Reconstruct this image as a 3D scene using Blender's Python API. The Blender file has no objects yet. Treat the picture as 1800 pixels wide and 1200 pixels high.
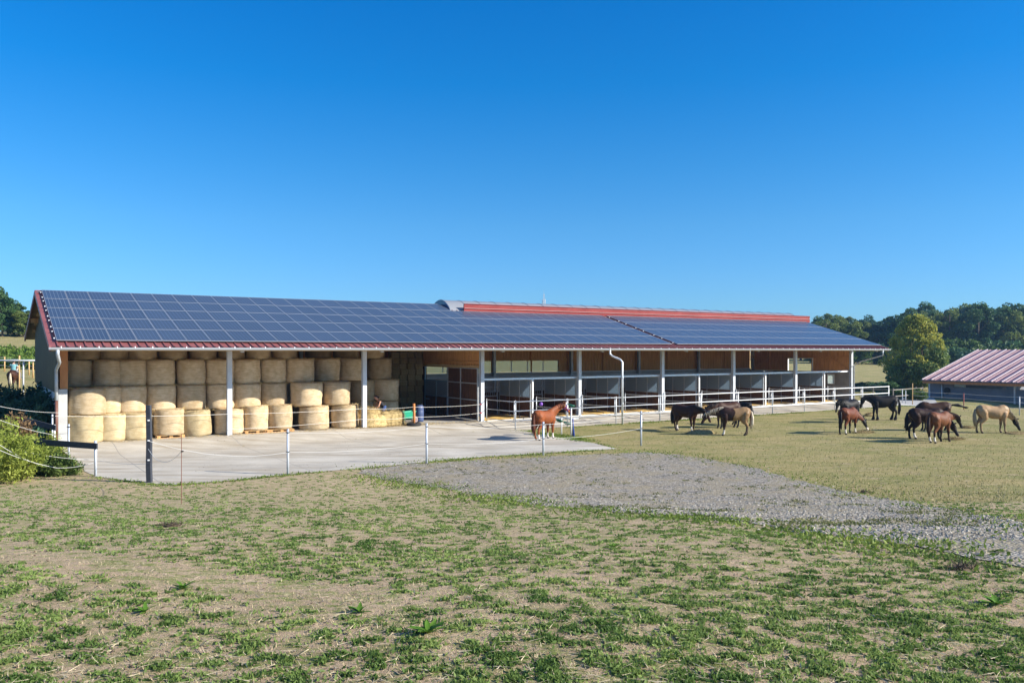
import bpy, bmesh, math, random
import numpy as np
from mathutils import Vector, Matrix, noise, geometry
R = math.radians
SC = bpy.context.scene
COL = SC.collection
# ---------------------------------------------------------------- camera, sky, sun, exposure
CAM_H = 4.0
FPX = 1437.8                      # focal length in pixels of the 1800 px wide photograph
cd = bpy.data.cameras.new("camera")
cam = bpy.data.objects.new("camera", cd); COL.objects.link(cam)
cam.location = (0, 0, CAM_H); cam.rotation_euler = (R(90), 0, 0)
cd.sensor_width = 36; cd.lens = 36 * FPX / 1800
cd.shift_y = 16.1 / 1800; cd.clip_start = .1; cd.clip_end = 4000
SC.camera = cam
SUN_EL, SUN_AZ = 26.0, -12.7      # azimuth measured from +X, anticlockwise
sv = Vector((math.cos(R(SUN_AZ)) * math.cos(R(SUN_EL)), math.sin(R(SUN_AZ)) * math.cos(R(SUN_EL)), math.sin(R(SUN_EL))))
w = bpy.data.worlds.new("World"); SC.world = w; w.use_nodes = True
nt = w.node_tree; nt.nodes.clear()
sky = nt.nodes.new("ShaderNodeTexSky"); sky.sky_type = 'NISHITA'; sky.sun_disc = False
sky.sun_elevation = R(SUN_EL); sky.sun_rotation = R(90 - SUN_AZ)
sky.air_density = 1.0; sky.dust_density = 0.25; sky.ozone_density = 2.6; sky.altitude = 400
# a deep, dry late-summer blue: red falls off with height; the unseen upper sky is brightened for added fill
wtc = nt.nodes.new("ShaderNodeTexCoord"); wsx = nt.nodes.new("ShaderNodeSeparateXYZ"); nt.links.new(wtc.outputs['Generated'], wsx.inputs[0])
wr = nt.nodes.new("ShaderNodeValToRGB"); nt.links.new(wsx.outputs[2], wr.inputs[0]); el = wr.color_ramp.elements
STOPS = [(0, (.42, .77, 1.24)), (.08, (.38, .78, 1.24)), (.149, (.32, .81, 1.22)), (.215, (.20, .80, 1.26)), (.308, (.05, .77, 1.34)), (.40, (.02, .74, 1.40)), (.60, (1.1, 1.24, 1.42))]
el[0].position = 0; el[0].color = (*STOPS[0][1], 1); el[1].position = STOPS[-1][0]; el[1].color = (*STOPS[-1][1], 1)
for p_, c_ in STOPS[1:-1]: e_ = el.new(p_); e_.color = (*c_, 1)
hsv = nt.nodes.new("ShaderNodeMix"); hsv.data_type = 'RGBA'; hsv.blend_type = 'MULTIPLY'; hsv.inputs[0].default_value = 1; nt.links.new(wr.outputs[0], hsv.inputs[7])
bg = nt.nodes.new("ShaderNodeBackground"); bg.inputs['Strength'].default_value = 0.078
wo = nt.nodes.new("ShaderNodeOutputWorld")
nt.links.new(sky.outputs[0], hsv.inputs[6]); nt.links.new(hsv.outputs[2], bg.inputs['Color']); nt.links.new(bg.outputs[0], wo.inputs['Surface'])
sl = bpy.data.lights.new("sun", 'SUN'); sl.energy = 5.0; sl.angle = R(.5); sl.color = (1, .925, .80)
so = bpy.data.objects.new("sun", sl); COL.objects.link(so); so.rotation_euler = sv.to_track_quat('Z', 'Y').to_euler()
SC.view_settings.view_transform = 'Standard'; SC.view_settings.look = 'None'; SC.view_settings.exposure = 0.82; SC.view_settings.gamma = 1
SC.view_settings.use_curve_mapping = False
# ---------------------------------------------------------------- survey frame of the barn: s along the front, q inwards, z up
TH = .9892; DD = np.array([math.sin(TH), math.cos(TH)]); NN = np.array([math.cos(TH), -math.sin(TH)])
DIST = 39.55; S0 = 3.2; YH = 616.1
O0 = S0 * DD - DIST * NN
BARN_ROT = math.atan2(DD[1], DD[0])
def W2(s, q): return O0 + s * DD - q * NN
def sq(x, y):
    v0 = x - O0[0]; v1 = y - O0[1]
    return v0 * DD[0] + v1 * DD[1], -(v0 * NN[0] + v1 * NN[1])
def ss(a, b, x):
    t = np.clip((x - a) / (b - a), 0, 1); return t * t * (3 - 2 * t)
def G(x, y):
    """height of the land"""
    x = np.asarray(x, float); y = np.asarray(y, float)
    s, q = sq(x, y)
    z = -.27 * ss(.5, 2.7, -q)
    z = z + .074 * np.clip(q - 19, 0, 96) * (1 - .6 * ss(5, 90, s))
    z = z + 2.0 * ss(0, 1, (27 - y) / 22) * ss(60, 30, y)
    z = z - .75 * ss(56, 66, s) * ss(60, 30, q) * ss(120, 80, s)
    z = z + .03 * np.sin(x * .9 + 1.3 * np.sin(y * .33)) * ss(3, 8, -q) * (.3 + .7 * ss(26, 20, y)) + .018 * np.sin(y * 2.1 + x * .7) * ss(27, 20, y)
    return z
def g(x, y): return float(G(x, y))
def ray(px, py, tmax=900):
    """where the line of sight of a pixel of the photograph meets the land"""
    dx = (px - 900) / FPX; dz = -(py - YH) / FPX
    t = 2.0
    while t < tmax:
        if CAM_H + dz * t <= g(dx * t, t): break
        t *= 1.01
    lo, hi = t / 1.01, t
    for _ in range(20):
        m = (lo + hi) / 2
        if CAM_H + dz * m <= g(dx * m, m): hi = m
        else: lo = m
    return Vector((dx * hi, hi, g(dx * hi, hi)))
def at_depth(px, py, Y): return Vector(((px - 900) / FPX * Y, Y, CAM_H - (py - YH) / FPX * Y))
def s_at(px, q):
    r = np.array([(px - 900) / FPX, 1.]); t = -(DIST + q) / (r @ NN); p = t * r
    return sq(*p)[0], t
# ---------------------------------------------------------------- materials
MATS = {}
def mat(name, col, rough=.7, metal=0, col2=None, scale=5., detail=4, bump=0., bscale=None, stretch=(1, 1, 1), spec=None, coord='Object', vary=0., coat=0., lo=.35, hi=.65):
    if name in MATS: return MATS[name]
    m = bpy.data.materials.new(name); m.use_nodes = True; n = m.node_tree.nodes; l = m.node_tree.links
    b = n['Principled BSDF']; b.inputs['Roughness'].default_value = rough; b.inputs['Metallic'].default_value = metal
    if spec is not None: b.inputs['Specular IOR Level'].default_value = spec
    if coat: b.inputs['Coat Weight'].default_value = coat
    tc = n.new('ShaderNodeTexCoord'); mp = n.new('ShaderNodeMapping'); mp.inputs['Scale'].default_value = stretch
    l.new(tc.outputs[coord], mp.inputs[0])
    out = None
    if col2 is not None:
        tx = n.new('ShaderNodeTexNoise'); tx.inputs['Scale'].default_value = scale; tx.inputs['Detail'].default_value = detail; tx.inputs['Roughness'].default_value = .65
        l.new(mp.outputs[0], tx.inputs['Vector'])
        cr = n.new('ShaderNodeValToRGB'); cr.color_ramp.elements[0].position = lo; cr.color_ramp.elements[1].position = hi
        cr.color_ramp.elements[0].color = (*col, 1); cr.color_ramp.elements[1].color = (*col2, 1)
        l.new(tx.outputs['Fac'], cr.inputs[0]); out = cr.outputs[0]
    else:
        rgb = n.new('ShaderNodeRGB'); rgb.outputs[0].default_value = (*col, 1); out = rgb.outputs[0]
    if vary:
        oi = n.new('ShaderNodeObjectInfo'); mr = n.new('ShaderNodeMapRange'); mr.inputs['To Min'].default_value = 1 - vary; mr.inputs['To Max'].default_value = 1 + vary
        l.new(oi.outputs['Random'], mr.inputs[0])
        h = n.new('ShaderNodeHueSaturation'); l.new(mr.outputs[0], h.inputs['Value']); l.new(out, h.inputs['Color']); out = h.outputs[0]
    l.new(out, b.inputs['Base Color'])
    if bump:
        t2 = n.new('ShaderNodeTexNoise'); t2.inputs['Scale'].default_value = bscale or scale * 3; t2.inputs['Detail'].default_value = 5
        l.new(mp.outputs[0], t2.inputs['Vector'])
        bp = n.new('ShaderNodeBump'); bp.inputs['Strength'].default_value = bump; bp.inputs['Distance'].default_value = .02
        l.new(t2.outputs['Fac'], bp.inputs['Height']); l.new(bp.outputs[0], b.inputs['Normal'])
    MATS[name] = m; return m
def leafmat(name, col, col2, trans=.25, scale=.6, coord='Object', vary=.12):
    m = mat(name, col, .6, 0, col2, scale, 3, spec=.25, coord=coord, vary=vary)
    n = m.node_tree.nodes; l = m.node_tree.links; b = n['Principled BSDF']
    if not any(k.type == 'BSDF_TRANSLUCENT' for k in n):
        src = b.inputs['Base Color'].links[0].from_socket
        t = n.new('ShaderNodeBsdfTranslucent'); l.new(src, t.inputs[0]); mx = n.new('ShaderNodeMixShader'); mx.inputs[0].default_value = trans
        l.new(b.outputs[0], mx.inputs[1]); l.new(t.outputs[0], mx.inputs[2]); l.new(mx.outputs[0], n['Material Output'].inputs[0])
    return m
# ---------------------------------------------------------------- mesh helpers
class MB:
    def __init__(s): s.v = []; s.f = []; s.m = []
    def add(s, vs, fs, mi=0):
        o = len(s.v); s.v += [tuple(v) for v in vs]; s.f += [tuple(i + o for i in f) for f in fs]; s.m += [mi] * len(fs); return s
    def box(s, a, b, mi=0, M=None):
        x0, y0, z0 = a; x1, y1, z1 = b
        vs = [(x, y, z) for z in (z0, z1) for y in (y0, y1) for x in (x0, x1)]
        if M is not None: vs = [M @ Vector(v) for v in vs]
        return s.add(vs, [(0, 2, 3, 1), (4, 5, 7, 6), (0, 1, 5, 4), (2, 6, 7, 3), (0, 4, 6, 2), (1, 3, 7, 5)], mi)
    def beam(s, p, q, wd, ht, mi=0, up=(0, 0, 1)):
        p = Vector(p); q = Vector(q); d = (q - p); L = d.length; d.normalize()
        side = d.cross(Vector(up));
        if side.length < 1e-4: side = d.cross(Vector((1, 0, 0)))
        side.normalize(); u = side.cross(d)
        M = Matrix((( side.x, d.x, u.x, p.x), (side.y, d.y, u.y, p.y), (side.z, d.z, u.z, p.z), (0, 0, 0, 1)))
        return s.box((-wd / 2, 0, -ht / 2), (wd / 2, L, ht / 2), mi, M)
    def tube(s, pts, r, n=8, mi=0, cap=True, side=None, flat=None):
        """r: number or list of radii; flat: list of second radii (across 'side')"""
        pts = [Vector(p) for p in pts]; k = len(pts)
        rs = list(r) if hasattr(r, '__len__') else [r] * k
        fl = list(flat) if flat is not None else rs
        vs = []; ref = Vector(side) if side is not None else None
        for i, p in enumerate(pts):
            t = (pts[min(i + 1, k - 1)] - pts[max(i - 1, 0)]).normalized()
            if ref is None:
                ref = t.cross(Vector((0, 0, 1)));
                if ref.length < .05: ref = t.cross(Vector((0, 1, 0)))
            a = (ref - t * ref.dot(t)).normalized(); 
            if side is None: ref = a
            b = t.cross(a)
            for j in range(n):
                an = 2 * math.pi * j / n
                vs.append(p + a * (fl[i] * math.cos(an)) + b * (rs[i] * math.sin(an)))
        fs = [(i * n + j, i * n + (j + 1) % n, (i + 1) * n + (j + 1) % n, (i + 1) * n + j) for i in range(k - 1) for j in range(n)]
        if cap: fs += [tuple(reversed(range(n))), tuple((k - 1) * n + j for j in range(n))]
        return s.add(vs, fs, mi)
    def lathe(s, prof, n=16, c=(0, 0, 0), mi=0, M=None):
        vs = []
        for r, z in prof:
            for j in range(n):
                a = 2 * math.pi * j / n; v = Vector((c[0] + r * math.cos(a), c[1] + r * math.sin(a), c[2] + z))
                vs.append(M @ v if M is not None else v)
        k = len(prof)
        fs = [(i * n + j, i * n + (j + 1) % n, (i + 1) * n + (j + 1) % n, (i + 1) * n + j) for i in range(k - 1) for j in range(n)]
        fs += [tuple(reversed(range(n))), tuple((k - 1) * n + j for j in range(n))]
        return s.add(vs, fs, mi)
    def prism(s, poly, axis, a, b, mi=0):
        """poly of 2-D points in the two other axes, extruded along axis from a to b"""
        def P(u, v, h): return {0: (h, u, v), 1: (u, h, v), 2: (u, v, h)}[axis]
        n = len(poly); vs = [P(u, v, a) for u, v in poly] + [P(u, v, b) for u, v in poly]
        fs = [tuple(range(n)), tuple(range(2 * n - 1, n - 1, -1))] + [(i, i + n, (i + 1) % n + n, (i + 1) % n) for i in range(n)]
        return s.add(vs, fs, mi)
    def mesh(s, name, mats, smooth=False):
        me = bpy.data.meshes.new(name); me.from_pydata(s.v, [], s.f)
        for m in (mats if isinstance(mats, (list, tuple)) else [mats]): me.materials.append(m)
        if any(s.m): me.polygons.foreach_set('material_index', s.m)
        bm = bmesh.new(); bm.from_mesh(me); bmesh.ops.recalc_face_normals(bm, faces=bm.faces); bm.to_mesh(me); bm.free()
        if smooth: me.shade_smooth()
        me.update(); return me
    def build(s, name, mats, parent=None, smooth=False, label=None):
        return link(name, s.mesh(name, mats, smooth), parent, label)
def link(name, me, parent=None, label=None):
    o = bpy.data.objects.new(name, me); COL.objects.link(o)
    if parent is not None: o.parent = parent
    if label: o['label'] = label
    return o
def tag(o, label=None, cat=None, group=None, kind=None):
    if label: o['label'] = label
    if cat: o['category'] = cat
    if group: o['group'] = group
    if kind: o['kind'] = kind
    return o
def thing(name, loc, rz, label, cat, group=None):
    o = bpy.data.objects.new(name, None); COL.objects.link(o); o.location = loc; o.rotation_euler = (0, 0, rz); o.empty_display_size = .3
    return tag(o, label, cat, group)
def dup(o, loc=None, rz=None, label=None, parent=None):
    c = o.copy(); COL.objects.link(c)
    if parent is not None: c.parent = parent
    if loc is not None: c.location = loc
    if rz is not None: c.rotation_euler = (0, 0, rz)
    if label: c['label'] = label
    for ch in [k for k in bpy.data.objects if k.parent == o]: dup(ch, parent=c)
    return c
def np_mesh(name, V, F, mats, mi=None, smooth=False):
    """V (n,3), F (m,3 or 4)"""
    me = bpy.data.meshes.new(name); n = len(V); m, k = F.shape
    me.vertices.add(n); me.vertices.foreach_set('co', V.astype(np.float32).ravel())
    me.loops.add(m * k); me.loops.foreach_set('vertex_index', F.astype(np.int32).ravel())
    me.polygons.add(m); me.polygons.foreach_set('loop_start', np.arange(0, m * k, k, dtype=np.int32))
    for x in (mats if isinstance(mats, (list, tuple)) else [mats]): me.materials.append(x)
    if mi is not None: me.polygons.foreach_set('material_index', mi.astype(np.int32))
    me.update(calc_edges=True)
    if smooth: me.shade_smooth()
    else: me.shade_flat()
    return me
ORD = ('first second third fourth fifth sixth seventh eighth ninth tenth eleventh twelfth thirteenth fourteenth fifteenth sixteenth seventeenth eighteenth nineteenth twentieth'.split() + ['twenty-first', 'twenty-second'])
# ---------------------------------------------------------------- palette
galv = mat('galvanised steel', (.62, .65, .68), .45, .35, (.74, .76, .78), 3, bump=.05)
galv_dk = mat('weathered galvanised steel', (.42, .46, .50), .5, .3, (.55, .58, .62), 3)
white_metal = mat('white coated metal', (.78, .79, .8), .4, 0)
red_metal = mat('wine red sheet metal', (.215, .065, .065), .5, 0, (.28, .095, .09), 1.2, bump=.03)
red_bright = mat('red louvre metal', (.27, .05, .048), .55, 0, (.34, .075, .07), 1)
wood_dk = mat('dark stained boards', (.055, .028, .018), .7, 0, (.16, .075, .04), 3, 6, bump=.15, stretch=(6, 6, .5))
wood_mid = mat('brown larch boards', (.52, .25, .08), .7, 0, (.74, .41, .16), 2.2, 6, bump=.2, stretch=(5, 5, .4))
wood_or = mat('orange planed timber', (.45, .17, .05), .6, 0, (.55, .24, .08), 2, 5, stretch=(4, 4, .5))
wood_pale = mat('pale planed timber', (.50, .30, .12), .65, 0, (.60, .40, .18), 2, 5, stretch=(.5, 4, 4))
soffit = mat('roof underside boards', (.38, .22, .10), .8, 0, (.52, .33, .16), 2)
conc = mat('concrete', (.36, .355, .34), .85, 0, (.47, .46, .44), .9, 8, bump=.1, bscale=30)
conc_wall = mat('concrete wall', (.42, .42, .41), .8, 0, (.55, .55, .54), 1.4, 6, bump=.05)
dark = mat('dark rubber', (.02, .02, .022), .8, 0)
black_board = mat('black recycled plastic board', (.025, .03, .04), .75, 0, (.05, .055, .07), 5, 6, bump=.3, stretch=(.6, 4, 4))
clad = mat('grey green cladding', (.065, .065, .042), .5, .1, (.09, .09, .06), 1.5)
glass_dark = mat('dark blue end glazing', (.02, .05, .13), .12, 0, (.03, .09, .2), 1.2)
def translucent_sheet(name, col, tr):
    m = mat(name, col, .25); n = m.node_tree.nodes; l = m.node_tree.links; b = n['Principled BSDF']
    t = n.new('ShaderNodeBsdfTranslucent'); t.inputs[0].default_value = (*col, 1); x = n.new('ShaderNodeMixShader'); x.inputs[0].default_value = tr
    l.new(b.outputs[0], x.inputs[1]); l.new(t.outputs[0], x.inputs[2]); l.new(x.outputs[0], n['Material Output'].inputs[0]); return m
poly_white = translucent_sheet('polycarbonate sheet', (.72, .78, .76), .6)
poly_grey = translucent_sheet('smoked polycarbonate panel', (.36, .44, .52), .6)
rope_m = mat('white electric rope', (.75, .73, .68), .8)
tape_m = mat('white electric tape', (.7, .7, .68), .8)
post_m = mat('grey blue steel post', (.52, .58, .66), .45, .2, (.62, .67, .74), 6)
# cells of the solar modules: two lighter grids laid out on each module
def pv_mat():
    m = bpy.data.materials.new('solar cells'); m.use_nodes = True; n = m.node_tree.nodes; l = m.node_tree.links; b = n['Principled BSDF']
    tc = n.new('ShaderNodeTexCoord'); sx = n.new('ShaderNodeSeparateXYZ'); l.new(tc.outputs['Object'], sx.inputs[0])
    def mth(op, a, c=None):
        k = n.new('ShaderNodeMath'); k.operation = op
        for i, q in enumerate((a, c)):
            if q is None: continue
            if isinstance(q, (int, float)): k.inputs[i].default_value = q
            else: l.new(q, k.inputs[i])
        return k.outputs[0]
    fx = mth('FRACT', mth('MULTIPLY', sx.outputs[0], 6.25)); fy = mth('FRACT', mth('MULTIPLY', sx.outputs[1], 5.6))
    lx = mth('GREATER_THAN', mth('ABSOLUTE', mth('SUBTRACT', fx, .5)), .43); ly = mth('GREATER_THAN', mth('ABSOLUTE', mth('SUBTRACT', fy, .5)), .47)
    bx = mth('MULTIPLY', mth('GREATER_THAN', mth('ABSOLUTE', mth('SUBTRACT', mth('FRACT', mth('MULTIPLY', sx.outputs[0], 12.5)), .5)), .45), .35)
    fac = mth('MAXIMUM', mth('MAXIMUM', lx, mth('MULTIPLY', ly, .6)), bx)
    oi = n.new('ShaderNodeObjectInfo'); tn = n.new('ShaderNodeTexNoise'); tn.inputs['Scale'].default_value = 9; l.new(tc.outputs['Object'], tn.inputs[0])
    c0 = n.new('ShaderNodeMix'); c0.data_type = 'RGBA'; c0.inputs[6].default_value = (.030, .046, .080, 1); c0.inputs[7].default_value = (.040, .062, .108, 1)
    l.new(mth('ADD', mth('MULTIPLY', oi.outputs['Random'], .6), mth('MULTIPLY', tn.outputs[0], .5)), c0.inputs[0])
    c = n.new('ShaderNodeMix'); c.data_type = 'RGBA'; c.inputs[7].default_value = (.22, .28, .35, 1); l.new(c0.outputs[2], c.inputs[6]); l.new(mth('MULTIPLY', fac, .6), c.inputs[0])
    l.new(c.outputs[2], b.inputs['Base Color']); b.inputs['Roughness'].default_value = .28; b.inputs['Specular IOR Level'].default_value = .36
    return m
pv = pv_mat()
alu = mat('aluminium frame', (.34, .37, .42), .45, .4)
# ---------------------------------------------------------------- land
def polyline_y(pts, xs): return np.interp(xs, [p[0] for p in pts], [p[1] for p in pts])
xs = np.concatenate([-np.geomspace(700, 42, 26), np.arange(-40, 62, .55), np.geomspace(64, 900, 30)])
ys = np.concatenate([-np.geomspace(200, 2, 12), np.arange(-1, 34, .42), np.arange(34.4, 90, .9), np.geomspace(92, 1400, 40)])
XX, YY = np.meshgrid(xs, ys); ZZ = G(XX, YY)
V = np.stack([XX.ravel(), YY.ravel(), ZZ.ravel()], 1); nx = len(xs); ny = len(ys)
I = np.arange(nx * ny).reshape(ny, nx)
F = np.stack([I[:-1, :-1], I[:-1, 1:], I[1:, 1:], I[1:, :-1]], -1).reshape(-1, 4)
GRAV = [(630, 824), (700, 818), (750, 814), (850, 808), (1000, 801), (1130, 795), (1200, 800), (1290, 815), (1400, 842), (1500, 865), (1600, 882), (1700, 903), (1800, 920), (1950, 950), (2150, 985),
        (2150, 1075), (1950, 1025), (1800, 998), (1700, 985), (1600, 962), (1500, 945), (1400, 931), (1300, 918), (1200, 906), (1100, 901), (1000, 892), (900, 880), (800, 862), (740, 853), (690, 845), (645, 835)]
grav_w = [ray(*p).to_2d() for p in GRAV]
near_w = grav_w[15:]  # near edge
far_edge = grav_w[:15]
def field_mask(x, y):
    """1 beyond the gravel strip (paddock and meadows), 0 on the trampled pasture this side of it"""
    fx = [p.x for p in far_edge]; fy = [p.y for p in far_edge]
    o = np.argsort(fx); yy = np.interp(x, np.array(fx)[o], np.array(fy)[o])
    yy = np.where(x < fx[0], 30 + 0 * x, yy)
    return ss(-1.2, 1.2, y - yy + .0)
def ground_mat():
    m = bpy.data.materials.new('pasture ground'); m.use_nodes = True; n = m.node_tree.nodes; l = m.node_tree.links; b = n['Principled BSDF']
    b.inputs['Roughness'].default_value = .95; b.inputs['Specular IOR Level'].default_value = .15
    tc = n.new('ShaderNodeTexCoord')
    def nz(scale, det=5, rough=.6, st=None):
        t = n.new('ShaderNodeTexNoise'); t.inputs['Scale'].default_value = scale; t.inputs['Detail'].default_value = det; t.inputs['Roughness'].default_value = rough
        if st:
            mp = n.new('ShaderNodeMapping'); mp.inputs['Scale'].default_value = st; l.new(tc.outputs['Object'], mp.inputs[0]); l.new(mp.outputs[0], t.inputs[0])
        else: l.new(tc.outputs['Object'], t.inputs[0])
        return t.outputs['Fac']
    def ramp(src, p0, c0, p1, c1):
        r = n.new('ShaderNodeValToRGB'); r.color_ramp.elements[0].position = p0; r.color_ramp.elements[0].color = (*c0, 1); r.color_ramp.elements[1].position = p1; r.color_ramp.elements[1].color = (*c1, 1)
        l.new(src, r.inputs[0]); return r.outputs[0]
    def mix(f, a, c):
        k = n.new('ShaderNodeMix'); k.data_type = 'RGBA'; l.new(f, k.inputs[0]); l.new(a, k.inputs[6]); l.new(c, k.inputs[7]); return k.outputs[2]
    soil = ramp(nz(14, 8, .85), .3, (.24, .17, .105), .7, (.74, .55, .38))
    soil2 = ramp(nz(1.1, 6), .3, (.33, .255, .15), .7, (.64, .48, .335))
    k = n.new('ShaderNodeMix'); k.data_type = 'RGBA'; k.inputs[0].default_value = .4; l.new(soil, k.inputs[6]); l.new(soil2, k.inputs[7]); soil = k.outputs[2]
    grn = ramp(nz(30, 6, .8), .3, (.13, .17, .04), .7, (.30, .34, .10))
    gm = ramp(nz(3.6, 9, .78, (1, 1.5, 1)), .47, (0, 0, 0), .61, (1, 1, 1))
    near = mix(gm, soil, grn)
    f1 = ramp(nz(20, 8, .8, (1, 1.5, 1)), .3, (.15, .145, .045), .72, (.50, .42, .20)); f2 = ramp(nz(.35, 6, .6, (1, 2, 1)), .35, (.17, .20, .05), .68, (.46, .35, .17))
    k = n.new('ShaderNodeMix'); k.data_type = 'RGBA'; k.inputs[0].default_value = .5; l.new(f1, k.inputs[6]); l.new(f2, k.inputs[7])
    f3 = mix(ramp(nz(1.3, 8, .7, (1, 2.4, 1)), .555, (0, 0, 0), .68, (1, 1, 1)), k.outputs[2], soil)
    at = n.new('ShaderNodeAttribute'); at.attribute_name = 'meadow'
    ad = n.new('ShaderNodeMath'); ad.operation = 'ADD'; l.new(at.outputs['Fac'], ad.inputs[0]); sb = n.new('ShaderNodeMath'); sb.operation = 'MULTIPLY_ADD'; sb.inputs[1].default_value = 1.2; sb.inputs[2].default_value = -.6
    l.new(nz(1.2, 5), sb.inputs[0]); l.new(sb.outputs[0], ad.inputs[1])
    out = mix(ramp(ad.outputs[0], .4, (0, 0, 0), .6, (1, 1, 1)), near, f3)
    l.new(out, b.inputs['Base Color'])
    bp = n.new('ShaderNodeBump'); bp.inputs['Strength'].default_value = .9; bp.inputs['Distance'].default_value = .05; l.new(nz(22, 9, .75), bp.inputs['Height']); l.new(bp.outputs[0], b.inputs['Normal'])
    return m
gm_ = np_mesh('ground', V, F, ground_mat(), smooth=True)
at = gm_.attributes.new('meadow', 'FLOAT', 'POINT'); at.data.foreach_set('value', field_mask(V[:, 0], V[:, 1]).astype(np.float32))
tag(link('ground', gm_), kind='structure')

def sheet(name, poly, m, lift, step, ragged=0, scale=1.5, zf=None):
    P = [Vector(p) for p in poly]; out = []
    for i, a in enumerate(P):
        b = P[(i + 1) % len(P)]; k = max(1, int((b - a).length / (step * .6)))
        for j in range(k):
            p = a.lerp(b, j / k)
            if ragged:
                nv = noise.noise_vector(Vector((p.x * scale, p.y * scale, 3))) + noise.noise_vector(Vector((p.x * scale * 3.1, p.y * scale * 3.1, 7))) * .5
                p = p + Vector((nv.x, nv.y)) * ragged
            out.append(p)
    nb = len(out); x0 = min(p.x for p in out); x1 = max(p.x for p in out); y0 = min(p.y for p in out); y1 = max(p.y for p in out)
    A = np.array([[p.x, p.y] for p in out]); Bn = np.roll(A, -1, 0)
    gx, gy = np.meshgrid(np.arange(x0, x1, step), np.arange(y0, y1, step)); gx = gx.ravel(); gy = gy.ravel()
    ins = np.zeros(len(gx), bool)
    for (ax, ay), (bx, by) in zip(A, Bn):
        c = ((ay > gy) != (by > gy)); 
        with np.errstate(divide='ignore', invalid='ignore'): ins ^= c & (gx < (bx - ax) * (gy - ay) / (by - ay + 1e-12) + ax)
    pts = out + [Vector((a, b)) for a, b in zip(gx[ins], gy[ins])]
    r = geometry.delaunay_2d_cdt(pts, [(i, (i + 1) % nb) for i in range(nb)], [], 1, 1e-4)
    vv = np.array([[p.x, p.y] for p in r[0]]); z = (zf or G)(vv[:, 0], vv[:, 1]) + lift
    me = np_mesh(name, np.column_stack([vv, z]), np.array(r[2]), m, smooth=True)
    return tag(link(name, me), kind='structure')
def gravel_mat():
    m = bpy.data.materials.new('loose grey gravel'); m.use_nodes = True; n = m.node_tree.nodes; l = m.node_tree.links; b = n['Principled BSDF']; b.inputs['Roughness'].default_value = .9
    tc = n.new('ShaderNodeTexCoord'); v = n.new('ShaderNodeTexVoronoi'); v.inputs['Scale'].default_value = 21; l.new(tc.outputs['Object'], v.inputs[0])
    r = n.new('ShaderNodeValToRGB'); e = r.color_ramp.elements; e[0].position = 0; e[0].color = (.06, .052, .04, 1); e[1].position = 1; e[1].color = (.50, .45, .38, 1)
    hs = n.new('ShaderNodeSeparateColor'); l.new(v.outputs['Color'], hs.inputs[0]); l.new(hs.outputs[0], r.inputs[0])
    t = n.new('ShaderNodeTexNoise'); t.inputs['Scale'].default_value = 1.1; t.inputs['Detail'].default_value = 8; t.inputs['Roughness'].default_value = .7; l.new(tc.outputs['Object'], t.inputs[0])
    r2 = n.new('ShaderNodeValToRGB'); r2.color_ramp.elements[0].position = .42; r2.color_ramp.elements[1].position = .60; l.new(t.outputs[0], r2.inputs[0])
    k = n.new('ShaderNodeMix'); k.data_type = 'RGBA'; k.inputs[7].default_value = (.33, .27, .16, 1); l.new(r.outputs[0], k.inputs[6])
    mm = n.new('ShaderNodeMath'); mm.operation = 'MULTIPLY'; mm.inputs[1].default_value = .75; l.new(r2.outputs[0], mm.inputs[0]); l.new(mm.outputs[0], k.inputs[0]); l.new(k.outputs[2], b.inputs['Base Color'])
    bp = n.new('ShaderNodeBump'); bp.inputs['Strength'].default_value = 1; bp.inputs['Distance'].default_value = .03; bp.invert = True; l.new(v.outputs['Distance'], bp.inputs['Height']); l.new(bp.outputs[0], b.inputs['Normal'])
    return m
sheet('gravel_path', grav_w, gravel_mat(), .012, .42, .28, 1.3)
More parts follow.
